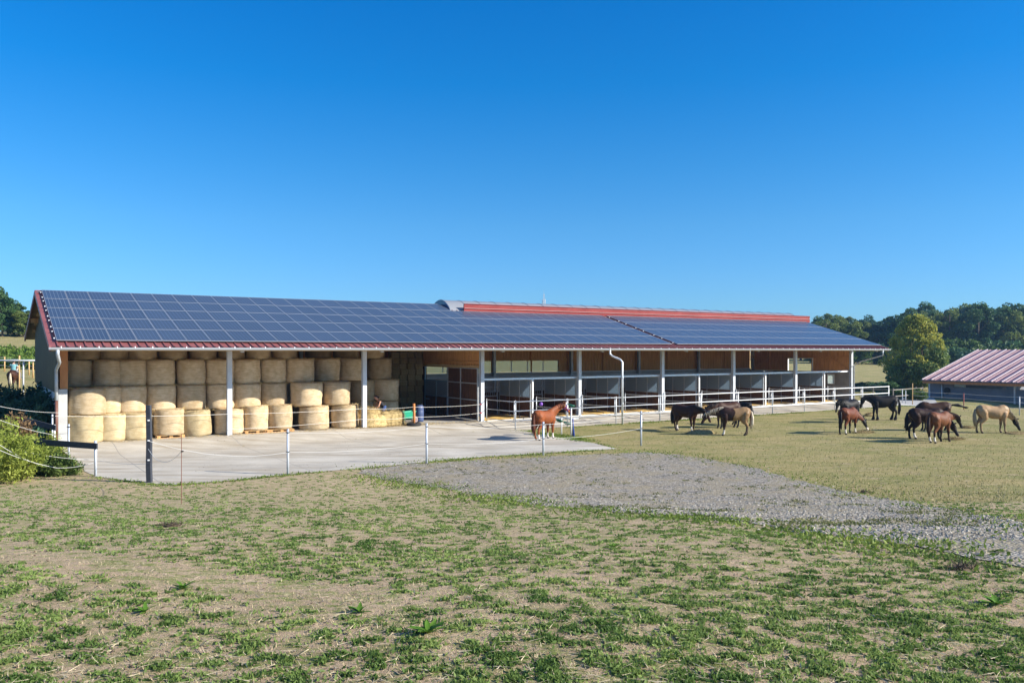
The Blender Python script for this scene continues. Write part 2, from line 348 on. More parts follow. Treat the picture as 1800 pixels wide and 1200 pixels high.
def yard_mat():
    m = mat('yard concrete', (.43, .395, .335), .85, 0, (.57, .53, .455), .55, 9, bump=.15, bscale=25); n = m.node_tree.nodes; l = m.node_tree.links; b = n['Principled BSDF']
    src = b.inputs['Base Color'].links[0].from_socket; tc = n.new('ShaderNodeTexCoord'); mp = n.new('ShaderNodeMapping'); mp.inputs['Rotation'].default_value = (0, 0, -BARN_ROT); mp.inputs['Scale'].default_value = (.25, 1.6, 1); l.new(tc.outputs['Object'], mp.inputs[0])
    t = n.new('ShaderNodeTexNoise'); t.inputs['Scale'].default_value = 1.3; t.inputs['Detail'].default_value = 7; l.new(mp.outputs[0], t.inputs[0])
    r = n.new('ShaderNodeValToRGB'); r.color_ramp.elements[0].position = .47; r.color_ramp.elements[1].position = .68; l.new(t.outputs[0], r.inputs[0])
    k = n.new('ShaderNodeMix'); k.data_type = 'RGBA'; k.inputs[7].default_value = (.33, .275, .20, 1); l.new(src, k.inputs[6]); mm = n.new('ShaderNodeMath'); mm.operation = 'MULTIPLY'; mm.inputs[1].default_value = .8
    l.new(r.outputs[0], mm.inputs[0]); l.new(mm.outputs[0], k.inputs[0])
    # slab joints every 5 m across the yard
    mp2 = n.new('ShaderNodeMapping'); mp2.inputs['Rotation'].default_value = (0, 0, -BARN_ROT); l.new(tc.outputs['Object'], mp2.inputs[0]); sx = n.new('ShaderNodeSeparateXYZ'); l.new(mp2.outputs[0], sx.inputs[0])
    def mth(op, a, v=None):
        q = n.new('ShaderNodeMath'); q.operation = op; l.new(a, q.inputs[0])
        if v is not None: q.inputs[1].default_value = v
        return q.outputs[0]
    j = n.new('ShaderNodeMath'); j.operation = 'MAXIMUM'
    for i in (0, 1): l.new(mth('GREATER_THAN', mth('ABSOLUTE', mth('SUBTRACT', mth('FRACT', mth('MULTIPLY', sx.outputs[i], .2)), .5)), .4965), j.inputs[i])
    k2 = n.new('ShaderNodeMix'); k2.data_type = 'RGBA'; k2.inputs[7].default_value = (.30, .28, .25, 1); l.new(k.outputs[2], k2.inputs[6]); l.new(j.outputs[0], k2.inputs[0])
    l.new(k2.outputs[2], b.inputs['Base Color']); return m
yardm = yard_mat()
yp = [Vector(W2(-.6, -.05)), ray(122, 800).to_2d(), ray(150, 828).to_2d(), ray(172, 838).to_2d(), ray(263, 850).to_2d(), ray(300, 852).to_2d(), ray(380, 847).to_2d(), ray(506, 834).to_2d(), ray(640, 823).to_2d(), ray(750, 812).to_2d(), ray(850, 803).to_2d(), ray(955, 797).to_2d(), ray(1085, 789).to_2d(),
      ray(1040, 778).to_2d(), ray(1000, 770).to_2d(), ray(960, 764).to_2d(), ray(925, 758).to_2d(), Vector(W2(22.3, -3.0)), Vector(W2(60.5, -3.2)), Vector(W2(62, -.5)), Vector(W2(55.6, -.05))]
sheet('concrete_yard', yp, yardm, .012, .5, .07, 1.2)
# ---------------------------------------------------------------- the long barn (local x = along the front, y = inwards, z = up)
OV, VG, WR, RISE, EH = 2.587, .70, 9.372, 2.737, 4.145       # overhang, verge, eave to ridge, rise, eave height
SL = RISE / WR; PITCH = math.atan(SL)
QR = WR - OV                                                 # the ridge
QB, ZB = 16.5, 4.72                                          # the rear eave
POST = [.04, 6.85, 13.65, 20.76, 27.72, 34.63, 41.44, 48.21, 55.1]; LEN = 55.1
s_l, s_r = -VG, LEN + .85
QW = 10.05                                                   # rear wall of the hall
def zroof(q): return EH + (q + OV) * SL if q <= QR else EH + RISE + (q - QR) * (ZB - EH - RISE) / (QB - QR)
barn = thing('barn', (O0[0], O0[1], 0), BARN_ROT, 'long open-fronted barn with solar panels and red eaves, white posts, hay store and horse stalls', 'barn')
# roof sheets with standing ribs
def rib_sheet(sa, sb, qa, za, qb, zb, pitch, mb, th=.03, rib=.045, flip=False):
    n = int((sb - sa) / pitch); p = (sb - sa) / n; prof = []
    for i in range(n):
        x = sa + i * p; prof += [(x, 0), (x + p * .70, 0), (x + p * .76, rib), (x + p * .90, rib), (x + p * .96, 0)]
    prof.append((sb, 0)); k = len(prof); L = math.hypot(qb - qa, zb - za); nx_, nz_ = -(zb - za) / L, (qb - qa) / L
    vs = []
    for (q, z) in ((qa, za), (qb, zb)):
        for x, h in prof: vs.append((x, q + nx_ * h, z + nz_ * h))
    fs = [(i, i + 1, k + i + 1, k + i) for i in range(k - 1)]
    mb.add(vs, fs)
m = MB(); rib_sheet(s_l, s_r, -OV, EH, QR, EH + RISE, .333, m)
front_roof = m.build('roof', red_metal, barn)
m = MB(); rib_sheet(s_l, s_r, QR, EH + RISE, QB, ZB, .333, m); rear_roof = m.build('roof', red_metal, barn, label='rear slope of the red roof')
m = MB()
for (qa, qb) in ((-OV, QR), (QR, QB)):
    za, zb = zroof(qa) - .05, zroof(qb) - .05
    m.add([(s_l + .02, qa + .03, za), (s_r - .02, qa + .03, za), (s_r - .02, qb, zb), (s_l + .02, qb, zb), (s_l + .02, qa + .03, za - .02), (s_r - .02, qa + .03, za - .02), (s_r - .02, qb, zb - .02), (s_l + .02, qb, zb - .02)],
          [(0, 1, 2, 3), (7, 6, 5, 4), (0, 4, 5, 1), (1, 5, 6, 2), (2, 6, 7, 3), (3, 7, 4, 0)])
m.build('soffit', soffit, barn)
m = MB()   # eave fascia board, purlins
m.box((s_l, -OV + .02, EH - .16), (s_r, -OV + .06, EH - .02))
for q in (-1.2, .4, 2.1, 3.8, 5.4, 8.6, 10.4, 12.2, 14): m.box((s_l + .25, q - .05, zroof(q) - .28), (s_r - .25, q + .05, zroof(q) - .075))
m.build('purlins', wood_pale, barn)
for sx in (s_l, s_r):   # verge trims
    m = MB()
    m.prism([(-OV - .03, EH + .06), (QR, EH + RISE + .07), (QR, EH + RISE - .16), (-OV - .03, EH - .17)], 0, sx - .04, sx + .035)
    m.prism([(QR, EH + RISE + .07), (QB, ZB + .06), (QB, ZB - .17), (QR, EH + RISE - .16)], 0, sx - .04, sx + .035)
    m.build('verge_trim', red_metal, barn)
m = MB()   # gutter: half round trough with hooks
gp = [(-OV - .16 + .085 * math.cos(a), EH - .03 + .10 * math.sin(a)) for a in np.linspace(math.pi, 2 * math.pi, 9)]
gp = gp + [(y * .93 - .17 * .07 - .008 + (-OV) * .07, z + .012) for y, z in reversed(gp)]
m.prism(gp, 0, s_l - .05, s_r + .05)
gut = m.build('gutter', mat('zinc gutter', (.46, .50, .55), .35, .35), barn)
m = MB(); m.box((0, -OV - .262, EH - .045), (.035, -OV - .235, EH + .03)); hk = m.mesh('hook', white_metal)
for i in range(84): o = link('hook', hk, gut); o.location.x = s_l + .35 + i * .67
# downpipes
m = MB(); yb = -OV - .16
m.tube([(27.85, yb, EH - .10), (27.85, yb, EH - .34), (27.95, yb - .12, EH - .48), (28.1, yb - .62, EH - .66), (28.15, yb - .74, EH - .80), (28.15, yb - .76, -.28)], .058, 10)
for z in (.9, 2.4): m.tube([(28.15, yb - .76, z), (28.15, yb - .76, z + .06)], .072, 10)
m.build('downpipe', galv, barn, True)
m = MB(); m.tube([(-.45, yb, EH - .1), (-.45, yb, EH - .3), (-.35, yb + .5, EH - .62), (-.3, -.1, EH - .95), (-.3, -.1, EH - 1.3), (-.3, -.1, 1.9)], .065, 10); dp = m.build('downpipe', galv_dk, barn, True)
m = MB(); m.tube([(-.3, -.1, 1.88), (-.3, -.1, .02)], .06, 10); m.build('standpipe', mat('brown drain pipe', (.16, .07, .05), .5), dp, True)
m = MB(); m.tube([(s_r - .9, yb, EH - .1), (s_r - .9, yb, EH - .5), (s_r - .95, -.9, EH - 1.0), (LEN + .15, -.15, EH - 1.35), (LEN + .15, -.15, .02)], .05, 8); m.build('downpipe', galv_dk, barn, True)
hp_m = mat('pale galvanised post', (.50, .53, .57), .5, .1, (.60, .63, .67), 2)
# H-section posts
def hpost(mb, x, y, z0, z1, wd=.22, t=.016):
    mb.box((x - wd / 2, y - .10, z0), (x + wd / 2, y - .10 + t, z1)); mb.box((x - wd / 2, y + .10 - t, z0), (x + wd / 2, y + .10, z1)); mb.box((x - t / 2, y - .10 + t, z0), (x + t / 2, y + .10 - t, z1))
for i, x in enumerate(POST[1:]):
    m = MB(); hpost(m, x, 0.0, 0, zroof(0) - .3); m.box((x - .17, -.16, 0), (x + .17, .16, .02)); m.build('post', hp_m, barn)
    m = MB(); hpost(m, x, QW - .25, 0, zroof(QW) - .3, .2); m.build('post', galv_dk, barn, label='weathered steel post by the rear wall')
    m = MB(); m.beam((x, -OV + .3, EH - .1), (x, QR, EH + RISE - .4), .16, .26); m.beam((x, QR, EH + RISE - .4), (x, QB - .4, ZB - .18), .16, .26); m.build('rafter', galv_dk, barn)
for i in range(3, 8):
    x = (POST[i] + POST[i + 1]) / 2; m = MB(); m.box((x - .05, -.05, .0), (x + .05, .05, 2.3)); m.build('stall_post', white_metal, barn)
# left gable: concrete wall with timber post on its end, cladding above
m = MB(); m.box((-.22, 0, 0), (.12, 14.4, 2.36)); m.build('wall', conc_wall, barn, label='concrete gable wall')
m = MB(); m.box((-.16, .05, 2.362), (.14, .33, zroof(.2) - .3)); m.box((-.18, .04, 3.15), (.16, .34, 3.19)); m.build('post', wood_or, barn, label='orange timber corner post')
m = MB(); n_ = 58
for i in range(n_):
    qa = -.02 + i * .25; qb = qa + .25
    pts = [(qa, 0), (qa + .13, 0), (qa + .16, -.035), (qa + .22, -.035), (qb, 0)]
    for (a, ha), (b, hb) in zip(pts[:-1], pts[1:]):
        ta, tb = zroof(a) - .09, zroof(b) - .09
        m.add([(-.27 + ha, a, 2.2), (-.27 + hb, b, 2.2), (-.27 + hb, b, tb), (-.27 + ha, a, ta)], [(0, 1, 2, 3)])
m.build('cladding', clad, barn)
for q in (2.0, 6.6, 11.5): m = MB(); m.box((s_l + .05, q - .08, zroof(q) - .34), (-.28, q + .08, zroof(q) - .08)); m.build('purlin_end', wood_mid, barn)
clear_pane = translucent_sheet('clear ribbed sheet', (.80, .86, .80), .5)
n_ = clear_pane.node_tree.nodes; l_ = clear_pane.node_tree.links; tp_ = n_.new('ShaderNodeBsdfTransparent'); tp_.inputs[0].default_value = (.92, .96, .92, 1); mx_ = n_.new('ShaderNodeMixShader'); mx_.inputs[0].default_value = .65
l_.new(n_['Material Output'].inputs[0].links[0].from_socket, mx_.inputs[1]); l_.new(tp_.outputs[0], mx_.inputs[2]); l_.new(mx_.outputs[0], n_['Material Output'].inputs[0])
# rear wall: concrete below, boards above, a strip of translucent sheets in the third bay
m = MB(); m.box((.15, QW, 0), (LEN + .05, QW + .2, 2.36)); m.build('wall', conc_wall, barn, label='concrete rear wall')
m = MB(); m.box((.15, QW - .02, 2.363), (LEN - .1, QW + .22, 2.42)); m.build('wall_capping', white_metal, barn)
m = MB(); WS0, WS1, WZ0, WZ1 = 20.9, 33.6, 2.46, 3.26
zt = zroof(QW) - .1; x = .2; k = 0
while x < LEN - .2:
    z0 = 2.425 if not (WS0 < x + .07 < WS1) else WZ1; off = .012 if k % 2 else 0
    m.box((x, QW + .03 + off, z0), (x + .145, QW + .055 + off, zt)); x += .15; k += 1
m.build('board_wall', wood_mid, barn)
m = MB(); m.box((.2, QW + .10, 2.43), (WS0, QW + .12, zt)); m.box((WS1, QW + .10, 2.43), (LEN, QW + .12, zt)); m.box((WS0, QW + .10, WZ1), (WS1, QW + .12, zt)); m.build('wall_lining', soffit, barn)
m = MB()
for z in (3.3, 4.2): m.box((.2, QW - .03, z), (LEN - .2, QW + .028, z + .09))
for k in range(17):
    x = .2 + k * 3.43; m.box((x - .05, QW - .10, 2.43), (x + .05, QW - .032, zt))
m.build('wall_rail', wood_mid, barn)
for k in range(9):
    a = WS0 + k * (WS1 - WS0) / 9; b = a + (WS1 - WS0) / 9
    m = MB(); m.box((a, QW + .03, WZ0), (a + .06, QW + .09, WZ1)); fr = m.build('window', white_metal, barn)
    m = MB(); m.box((a + .06, QW + .05, WZ0), (b, QW + .06, WZ1)); m.build('pane', clear_pane, fr)
# partition between hay store and stalls: boards above, two leaves, an opening with frame
SP = 20.76
def board_panel(mb, x0, x1, ya, yb, z0, z1, wd=.15, along='y', jit=.008):
    a, e = (ya, yb) if along == 'y' else (x0, x1); k = 0; n = max(1, round((e - a) / wd)); st = (e - a) / n
    for k in range(n):
        u = a + k * st; d = jit * (k % 2)
        if along == 'y': mb.box((x0 - d, u, z0), (x1 + d, u + st - .008, z1))
        else: mb.box((u, ya - d, z0), (u + st - .008, yb + d, z1))
m = MB(); 
for i in range(40):
    a = .2 + i * .245; board_panel(m, SP + .03, SP + .055, a, a + .245, 3.12, zroof(a) - .32, .122)
m.box((SP - .02, .15, 3.3), (SP + .02, 10, 3.38)); m.build('board_wall', wood_mid, barn, label='upper boards between the hay store and the stalls')
m = MB(); m.box((SP - .08, .2, 3.0), (SP + .02, 7.2, 3.11)); m.build('door_track', wood_pale, barn)
m = MB(); board_panel(m, SP + .08, SP + .11, 6.95, 10, 0, 3.12); m.build('board_wall', wood_dk, barn, label='dark boards behind the straw stack')
for (a, b, dx) in ((.30, 2.28, -.06), (2.05, 3.98, .02)):
    m = MB(); board_panel(m, SP + dx, SP + dx + .03, a, b, .06, 3.0, .14); dr = m.build('door', wood_dk, barn, label='dark boarded sliding door of the hay store')
    m = MB()
    for z in (.05, 1.15, 2.1, 2.96): m.box((SP + dx - .05, a + .05, z), (SP + dx - .012, b - .05, z + .06))
    for q in (a, b - .05): m.box((SP + dx - .06, q, .04), (SP + dx + .04, q + .05, 3.02))
    m.build('frame', galv_dk, dr)
blue_st = mat('blue grey painted frame', (.20, .33, .45), .5)
m = MB()
for q in (3.98, 5.4, 6.9): m.box((SP - .04, q, 0), (SP + .04, q + .06, 3.0 if q != 5.4 else 2.15))
m.box((SP - .035, 4.04, 2.12), (SP + .035, 6.9, 2.18)); m.box((SP - .033, 4.04, 1.18), (SP + .033, 6.9, 1.24)); m.box((SP - .032, 6.3, .95), (SP + .032, 6.9, .99)); dw = m.build('door_frame', blue_st, barn)
m = MB(); m.box((SP - .008, 4.04, 1.24), (SP + .008, 6.9, 2.12)); m.build('panel', poly_grey, dw)
m = MB(); board_panel(m, SP - .012, SP + .012, 4.04, 6.9, .02, 1.18); m.build('door_board', wood_dk, dw)
# right gable
m = MB(); m.box((LEN - .12, .12, 0), (LEN + .1, 1.43, 2.3)); m.box((LEN - .12, 2.1, 0), (LEN + .1, QW, 2.3)); m.box((LEN - .12, 1.43, 0), (LEN + .1, 2.1, 1.28)); m.box((LEN - .12, 1.43, 2.1), (LEN + .1, 2.1, 2.3))
m.build('wall', mat('grey rendered wall', (.22, .22, .21), .85, 0, (.28, .28, .27), 2), barn, label='grey rendered end wall')
m = MB(); 
for a, b, c, d in ((1.43, 2.1, 1.28, 1.33), (1.43, 2.1, 2.05, 2.1), (1.43, 1.48, 1.33, 2.05), (2.05, 2.1, 1.33, 2.05)): m.box((LEN - .14, a, c), (LEN - .06, b, d))
wn = m.build('window', white_metal, barn); m = MB(); m.box((LEN - .10, 1.48, 1.33), (LEN - .09, 2.05, 2.05)); m.build('pane', poly_white, wn)
m = MB()
for i in range(66):
    a = .15 + i * .15
    z0 = 3.36 if 3.6 < a < 6.05 else 2.32
    m.box((LEN + .02 + .01 * (i % 2), a, z0), (LEN + .045 + .01 * (i % 2), a + .143, zroof(a) - .1))
m.build('board_wall', wood_mid, barn, label='board gable with an open hatch')
m = MB(); m.box((LEN - .1, .12, 2.31), (LEN + .1, 3.6, 2.36)); m.box((LEN - .1, 6.1, 2.31), (LEN + .1, QW, 2.36)); m.box((LEN - .05, .2, 3.42), (LEN + .015, QW, 3.5))
for q in (1.9, 8.0): m.box((LEN - .06, q - .05, 2.37), (LEN + .01, q + .05, zroof(q) - .3))
for qa, qb in ((.4, 1.8), (9.6, 8.1)): m.beam((LEN - .03, qa, 2.5), (LEN - .03, qb, 3.4), .06, .09)
m.build('gable_framing', wood_mid, barn)
m = MB()
for a, b, c, d in ((3.55, 3.62, 2.3, 3.4), (6.02, 6.09, 2.3, 3.4), (3.62, 6.02, 3.33, 3.4)): m.box((LEN - .06, a, c), (LEN + .07, b, d))
m.build('hatch_frame', white_metal, barn)
# front beam over the stalls
m = MB(); m.box((SP + .1, .12, 2.30), (LEN - .1, .26, 2.42)); m.build('front_beam', galv, barn)
# floor slab and the curb under the posts
m = MB(); m.box((-.2, -.06, -.3), (LEN + .2, QW + .2, 0.018)); m.build('floor_slab', conc, barn)
m = MB(); m.box((SP + .3, -.12, -.31), (LEN + .3, -.062, .06)); m.build('curb', mat('pale curb', (.60, .59, .56), .8), barn)
# stalls
bars_m = galv_dk
for k in range(1, 10):
    x = SP + k * (LEN - SP) / 10
    m = MB(); board_panel(m, x - .02, x + .02, .2, 3.5, .08, 1.22, .14); pt = m.build('stall_partition', wood_dk, barn)
    m = MB()
    for q in (.14, 1.25, 2.35, 3.46): m.box((x - .03, q, 0.02), (x + .03, q + .05, 2.28))
    for z in (1.222, 2.24, .02): m.box((x - .024, .19, z), (x + .024, 3.46, z + .04))
    m.build('frame', galv_dk, pt)
    m = MB(); m.box((x - .006, .19, 1.262), (x + .006, 3.46, 2.24)); m.build('panel', poly_grey, pt)
for k in range(10):
    a = SP + k * (LEN - SP) / 10 + .1; b = SP + (k + 1) * (LEN - SP) / 10 - .1
    m = MB(); board_panel(m, a, b, 3.60, 3.63, .1, 1.15, .15, 'x'); fr = m.build('stall_front', wood_dk, barn)
    m = MB()
    for x in (a, (a + b) / 2, b - .05): m.box((x, 3.56, .02), (x + .05, 3.68, 2.25))
    for z in (1.16, 1.7, 2.2): m.box((a + .05, 3.58, z), (b - .05, 3.66, z + .045))
    for i in range(22): xx = a + .1 + i * (b - a - .2) / 22; m.tube([(xx, 3.62, 1.2), (xx, 3.62, 2.2)], .011, 5)
    m.build('bars', bars_m, fr)
for k in range(5):   # second row of boxes further in
    a = SP + .3 + k * 6.85; m = MB(); board_panel(m, a, a + 6.4, 7.4, 7.43, .1, 1.2, .15, 'x'); fr = m.build('stall_front', wood_dk, barn)
    m = MB()
    for z in (1.22, 2.2): m.box((a, 7.38, z), (a + 6.4, 7.45, z + .05))
    for i in range(36): m.tube([(a + i * 6.4 / 36, 7.415, 1.2), (a + i * 6.4 / 36, 7.415, 2.2)], .011, 5)
    m.build('bars', bars_m, fr)
# skylight vault on the ridge with red louvre in front
V0, V1 = 21.75, 58.9 - 2.9
qa, qb = 5.45, 8.15
m = MB(); arc = []
for i in range(15):
    t = i / 14; q = qa + (qb - qa) * t; arc.append((q, 6.46 + .10 * t + .74 * math.sin(math.pi * t) ** .75))
m.prism([(q, z) for q, z in arc] + [(q, z - .03) for q, z in reversed(arc)], 0, V0 + .05, V1)
sk = m.build('skylight', translucent_sheet('frosted vault sheet', (.36, .38, .42), .3), barn)
m = MB(); m.prism(arc + [(qb, 6.2), (qa, 6.2)], 0, V0, V0 + .04); m.prism(arc + [(qb, 6.2), (qa, 6.2)], 0, V1 + .003, V1 + .04); m.build('end_glazing', glass_dark, sk)
m = MB()
for i in range(28):
    x = V0 + .06 + i * (V1 - V0 - .1) / 27; pr = [(q, z + .004) for q, z in arc]; m.prism(pr + [(q, z + .02) for q, z in reversed(pr)], 0, x - .02, x + .02)
m.build('rib', alu, sk)
m = MB(); zf = zroof(5.3)
prof = [(5.28, zf - .02), (5.24, zf + .10), (5.30, zf + .13), (5.25, zf + .24), (5.31, zf + .27), (5.26, zf + .38), (5.30, zf + .43), (5.22, zf + .50), (5.24, zf + .52), (5.36, zf + .50), (5.36, zf - .02)]
m.prism(prof, 0, V0 + .9, V1 + 1.0); m.build('louvre', red_bright, barn)
m = MB(); m.box((V0 + .9, 5.21, zf + .225), (V1 + 1.0, 5.255, zf + .245)); m.build('louvre_highlight', mat('pink grey highlight', (.62, .38, .36), .5), barn)  # thin pale strip added as the highlight line along the louvre
m = MB(); m.box((s_l, QR - .12, EH + RISE + .02), (V0 - .1, QR + .12, EH + RISE + .075)); m.box((V1 + .1, QR - .12, EH + RISE + .02), (s_r, QR + .12, EH + RISE + .075)); m.build('ridge_cap', red_metal, barn)
# solar modules: 34 columns, gap, 22 columns; five rows until the skylight, then four
PW, PH, GAP = .985, 1.795, .018
def module_mesh():
    m = MB(); t = .02
    m.box((0, 0, 0), (PW, t, .04), 0); m.box((0, PH - t, 0), (PW, PH, .04), 0); m.box((0, t, 0), (t, PH - t, .04), 0); m.box((PW - t, t, 0), (PW, PH - t, .04), 0)
    m.box((t, t, .008), (PW - t, PH - t, .034), 1); return m.mesh('solar_panel', [alu, pv])
pm = module_mesh(); cells = []
def pv_loc(sx, u): return (sx, -OV + u * math.cos(PITCH) - .09 * math.sin(PITCH), EH + u * math.sin(PITCH) + .09 * math.cos(PITCH))
for field, (sa, ncol) in enumerate(((-.44, 34), (34.0, 22))):
    for c in range(ncol):
        sx = sa + c * 1.0
        for r in range(5 if (field == 0 and sx < 20.7) else 4): cells.append((sx, .62 + r * 1.813))
cells.sort(key=lambda c: math.hypot(*(W2(c[0], c[1] - OV))))
for sx, u in cells[:100]:
    o = link('solar_panel', pm, barn); o.location = pv_loc(sx, u); o.rotation_euler = (PITCH, 0, 0)
rest = cells[100:]; bmx = bmesh.new()
me = bpy.data.meshes.new('solar_panels'); nv = len(pm.vertices); co = np.empty(nv * 3); pm.vertices.foreach_get('co', co); co = co.reshape(-1, 3)
Fq = np.array([list(p.vertices) for p in pm.polygons]); mi = np.array([p.material_index for p in pm.polygons])
Vs = []; Fs = []; Ms = []
for i, (sx, u) in enumerate(rest):
    Vs.append(co + [sx, u, 0]); Fs.append(Fq + i * nv); Ms.append(mi)
me = np_mesh('solar_panels', np.concatenate(Vs), np.concatenate(Fs), [alu, pv], np.concatenate(Ms))
o = link('solar_panels', me, barn, 'the farther solar panels of the roof'); o.location = pv_loc(0, 0); o.rotation_euler = (PITCH, 0, 0); o['kind'] = 'stuff'
m = MB()
for sx, n in ((-.52, 5), (33.58, 4), (33.92, 4)):
    for r in range(n):
        for k in (.35, 1.4):
            x, q, z = pv_loc(sx, .62 + r * 1.813 + k); m.box((x, q - .015, z - .02), (x + .055, q + .03, z + .03))
m.build('panel_clamp', galv, barn)
m = MB()
for r in range(5):
    for k in (.3, 1.5):
        u = .62 + r * 1.813 + k; 
        for a, b in (((-.5, 33.55) if r < 4 else (-.5, 20.6)), (34.0, 56.0)):
            if r == 4 and a > 30: continue
            x, q, z = pv_loc(a, u); m.box((a, q - .02, z - .055), (b, q + .02, z - .005))
m.build('panel_rail', alu, barn)
# ---------------------------------------------------------------- straw and hay
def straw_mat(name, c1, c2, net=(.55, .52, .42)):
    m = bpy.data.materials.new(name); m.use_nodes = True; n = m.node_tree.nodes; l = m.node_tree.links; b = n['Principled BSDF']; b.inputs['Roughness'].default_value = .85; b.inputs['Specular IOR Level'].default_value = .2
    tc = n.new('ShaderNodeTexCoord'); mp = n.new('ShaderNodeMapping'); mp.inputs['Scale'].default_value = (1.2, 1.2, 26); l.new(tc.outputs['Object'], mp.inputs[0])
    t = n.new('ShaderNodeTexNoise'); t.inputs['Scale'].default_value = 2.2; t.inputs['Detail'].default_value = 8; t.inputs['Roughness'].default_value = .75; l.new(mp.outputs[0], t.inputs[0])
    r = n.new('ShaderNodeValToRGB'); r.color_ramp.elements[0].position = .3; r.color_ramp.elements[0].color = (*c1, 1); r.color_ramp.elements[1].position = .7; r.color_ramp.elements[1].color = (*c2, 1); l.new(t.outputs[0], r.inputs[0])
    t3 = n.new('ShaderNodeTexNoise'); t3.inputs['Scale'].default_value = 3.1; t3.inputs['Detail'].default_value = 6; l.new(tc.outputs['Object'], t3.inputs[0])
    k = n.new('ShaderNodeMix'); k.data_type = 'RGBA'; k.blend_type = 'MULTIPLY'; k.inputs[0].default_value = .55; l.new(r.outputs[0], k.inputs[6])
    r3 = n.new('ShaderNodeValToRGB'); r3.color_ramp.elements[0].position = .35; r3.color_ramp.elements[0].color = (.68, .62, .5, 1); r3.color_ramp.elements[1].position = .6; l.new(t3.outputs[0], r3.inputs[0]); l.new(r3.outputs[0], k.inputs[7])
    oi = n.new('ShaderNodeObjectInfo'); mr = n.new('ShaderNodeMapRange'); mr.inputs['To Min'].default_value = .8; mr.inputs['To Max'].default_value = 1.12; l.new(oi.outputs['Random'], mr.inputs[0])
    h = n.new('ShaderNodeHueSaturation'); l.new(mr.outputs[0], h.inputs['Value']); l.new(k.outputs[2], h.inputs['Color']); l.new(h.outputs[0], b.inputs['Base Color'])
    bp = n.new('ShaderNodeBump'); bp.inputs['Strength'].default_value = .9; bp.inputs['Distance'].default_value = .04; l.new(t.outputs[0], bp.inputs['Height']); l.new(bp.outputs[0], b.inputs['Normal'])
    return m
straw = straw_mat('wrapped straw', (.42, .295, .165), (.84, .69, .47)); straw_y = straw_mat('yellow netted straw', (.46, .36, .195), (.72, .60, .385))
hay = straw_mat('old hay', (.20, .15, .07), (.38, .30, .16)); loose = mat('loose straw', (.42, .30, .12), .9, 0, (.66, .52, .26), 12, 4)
shade_straw = straw_mat('straw with painted shade', (.30, .22, .13), (.52, .41, .26))  # darker copy of the straw: shade of the deep and top bales in its colour
rnd = random.Random(5)
def bale_mesh(name, m_, seed, r=.70, h=1.17, fr=60):
    rd = random.Random(seed); m = MB(); n = 36; prof = [(0.0, .03), (r * .55, .01), (r * .93, .0), (r * .99, .05)]
    for i in range(1, 12): t = i / 12; prof.append((r * (1 + .022 * math.sin(math.pi * t) + .006 * math.sin(t * 21 + seed)), h * t))
    prof += [(r * .985, h - .05), (r * .93, h), (r * .5, h + .02), (.0, h + .02)]
    vs = []; ph = rd.random() * 9
    for rr, z in prof:
        for j in range(n):
            a = 2 * math.pi * j / n; nv = noise.noise(Vector((math.cos(a) * 1.3 + ph, math.sin(a) * 1.3, z * 1.1)))
            nv2 = noise.noise(Vector((math.cos(a) * 4 + ph, math.sin(a) * 4, z * 5)))
            R_ = rr * (1 + .075 * nv + .028 * nv2); vs.append((R_ * math.cos(a), R_ * math.sin(a), z + .02 * nv2 * (z > .1)))
    k = len(prof); fs = [(i * n + j, i * n + (j + 1) % n, (i + 1) * n + (j + 1) % n, (i + 1) * n + j) for i in range(k - 1) for j in range(n)]
    m.add(vs, fs, 0)
    for e in (0, 1):
        for i in range(fr * (3 if e else 1)):
            a = rd.random() * 6.283; q = r * rd.uniform(.88, 1.0); z = h * e + rd.uniform(-.04, .03); L = rd.uniform(.06, .19); d = Vector((math.cos(a + rd.uniform(-.9, .9)), math.sin(a + rd.uniform(-.9, .9)), rd.uniform(-.5, .7))).normalized()
            p = Vector((q * math.cos(a), q * math.sin(a), max(.01, z))); sd = d.cross(Vector((rd.random(), rd.random(), rd.random()))).normalized() * .008
            m.add([p - sd, p + sd, p + d * L], [(0, 1, 2)], 1)
    me = m.mesh(name, [m_, loose]); me.shade_smooth(); return me
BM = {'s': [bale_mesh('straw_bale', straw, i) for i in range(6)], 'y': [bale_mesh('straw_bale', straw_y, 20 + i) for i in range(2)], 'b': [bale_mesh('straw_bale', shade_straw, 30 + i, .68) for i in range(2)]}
def put_bale(px, q, z, label, kind='s', sc=1.0, tilt=0, group='round straw bales stacked in the hay barn', hz=1.0):
    s, t = s_at(px, q); p = W2(s, q); me = rnd.choice(BM[kind]); o = link('straw_bale', me); o.location = (p[0], p[1], z)
    o.rotation_euler = (R(tilt + rnd.uniform(-1.2, 1.2)), R(rnd.uniform(-1.6, 1.6)), rnd.uniform(0, 6.28)); o.scale = (sc, sc, hz); tag(o, label, 'straw bale', group); return o
FL = .02
front = [(151, 'y', 1.06, 'big pale straw bale at the foot of the front row, against the white wall end'), (198, 'y', .98, 'yellowish bale in the bottom front row, second from the white wall end'), (237, 'y', 1.0, 'yellow netted bale just left of the black leaning fence pole, bottom front row'),
         (297, 's', .97, 'sunlit bale just right of the black leaning fence pole, bottom front row'), (347, 'y', .92, 'slumped yellowish bale with a pink twine band round its middle, bottom row'), (402, 's', .96, 'bale standing behind the first white barn post, bottom front row'),
         (449, 's', .86, 'bale on a pallet just right of the first white barn post'), (492, 's', .84, 'dented bale on a pallet, second to the right of the first barn post'), (552, 's', 1.06, 'broad sunlit bale on the ground, second from the right end of the front row'), (606, 's', 1.0, 'right-end bale of the bottom front row, left of the double barn post')]
for i, (px, kd, scl, lb) in enumerate(front):
    put_bale(px, .76 if i else .64, FL + (.12 if i in (6, 7, 3) else 0), lb, kd, scl, hz=1.0 if i else 1.0, tilt=4 if i == 4 else 0)
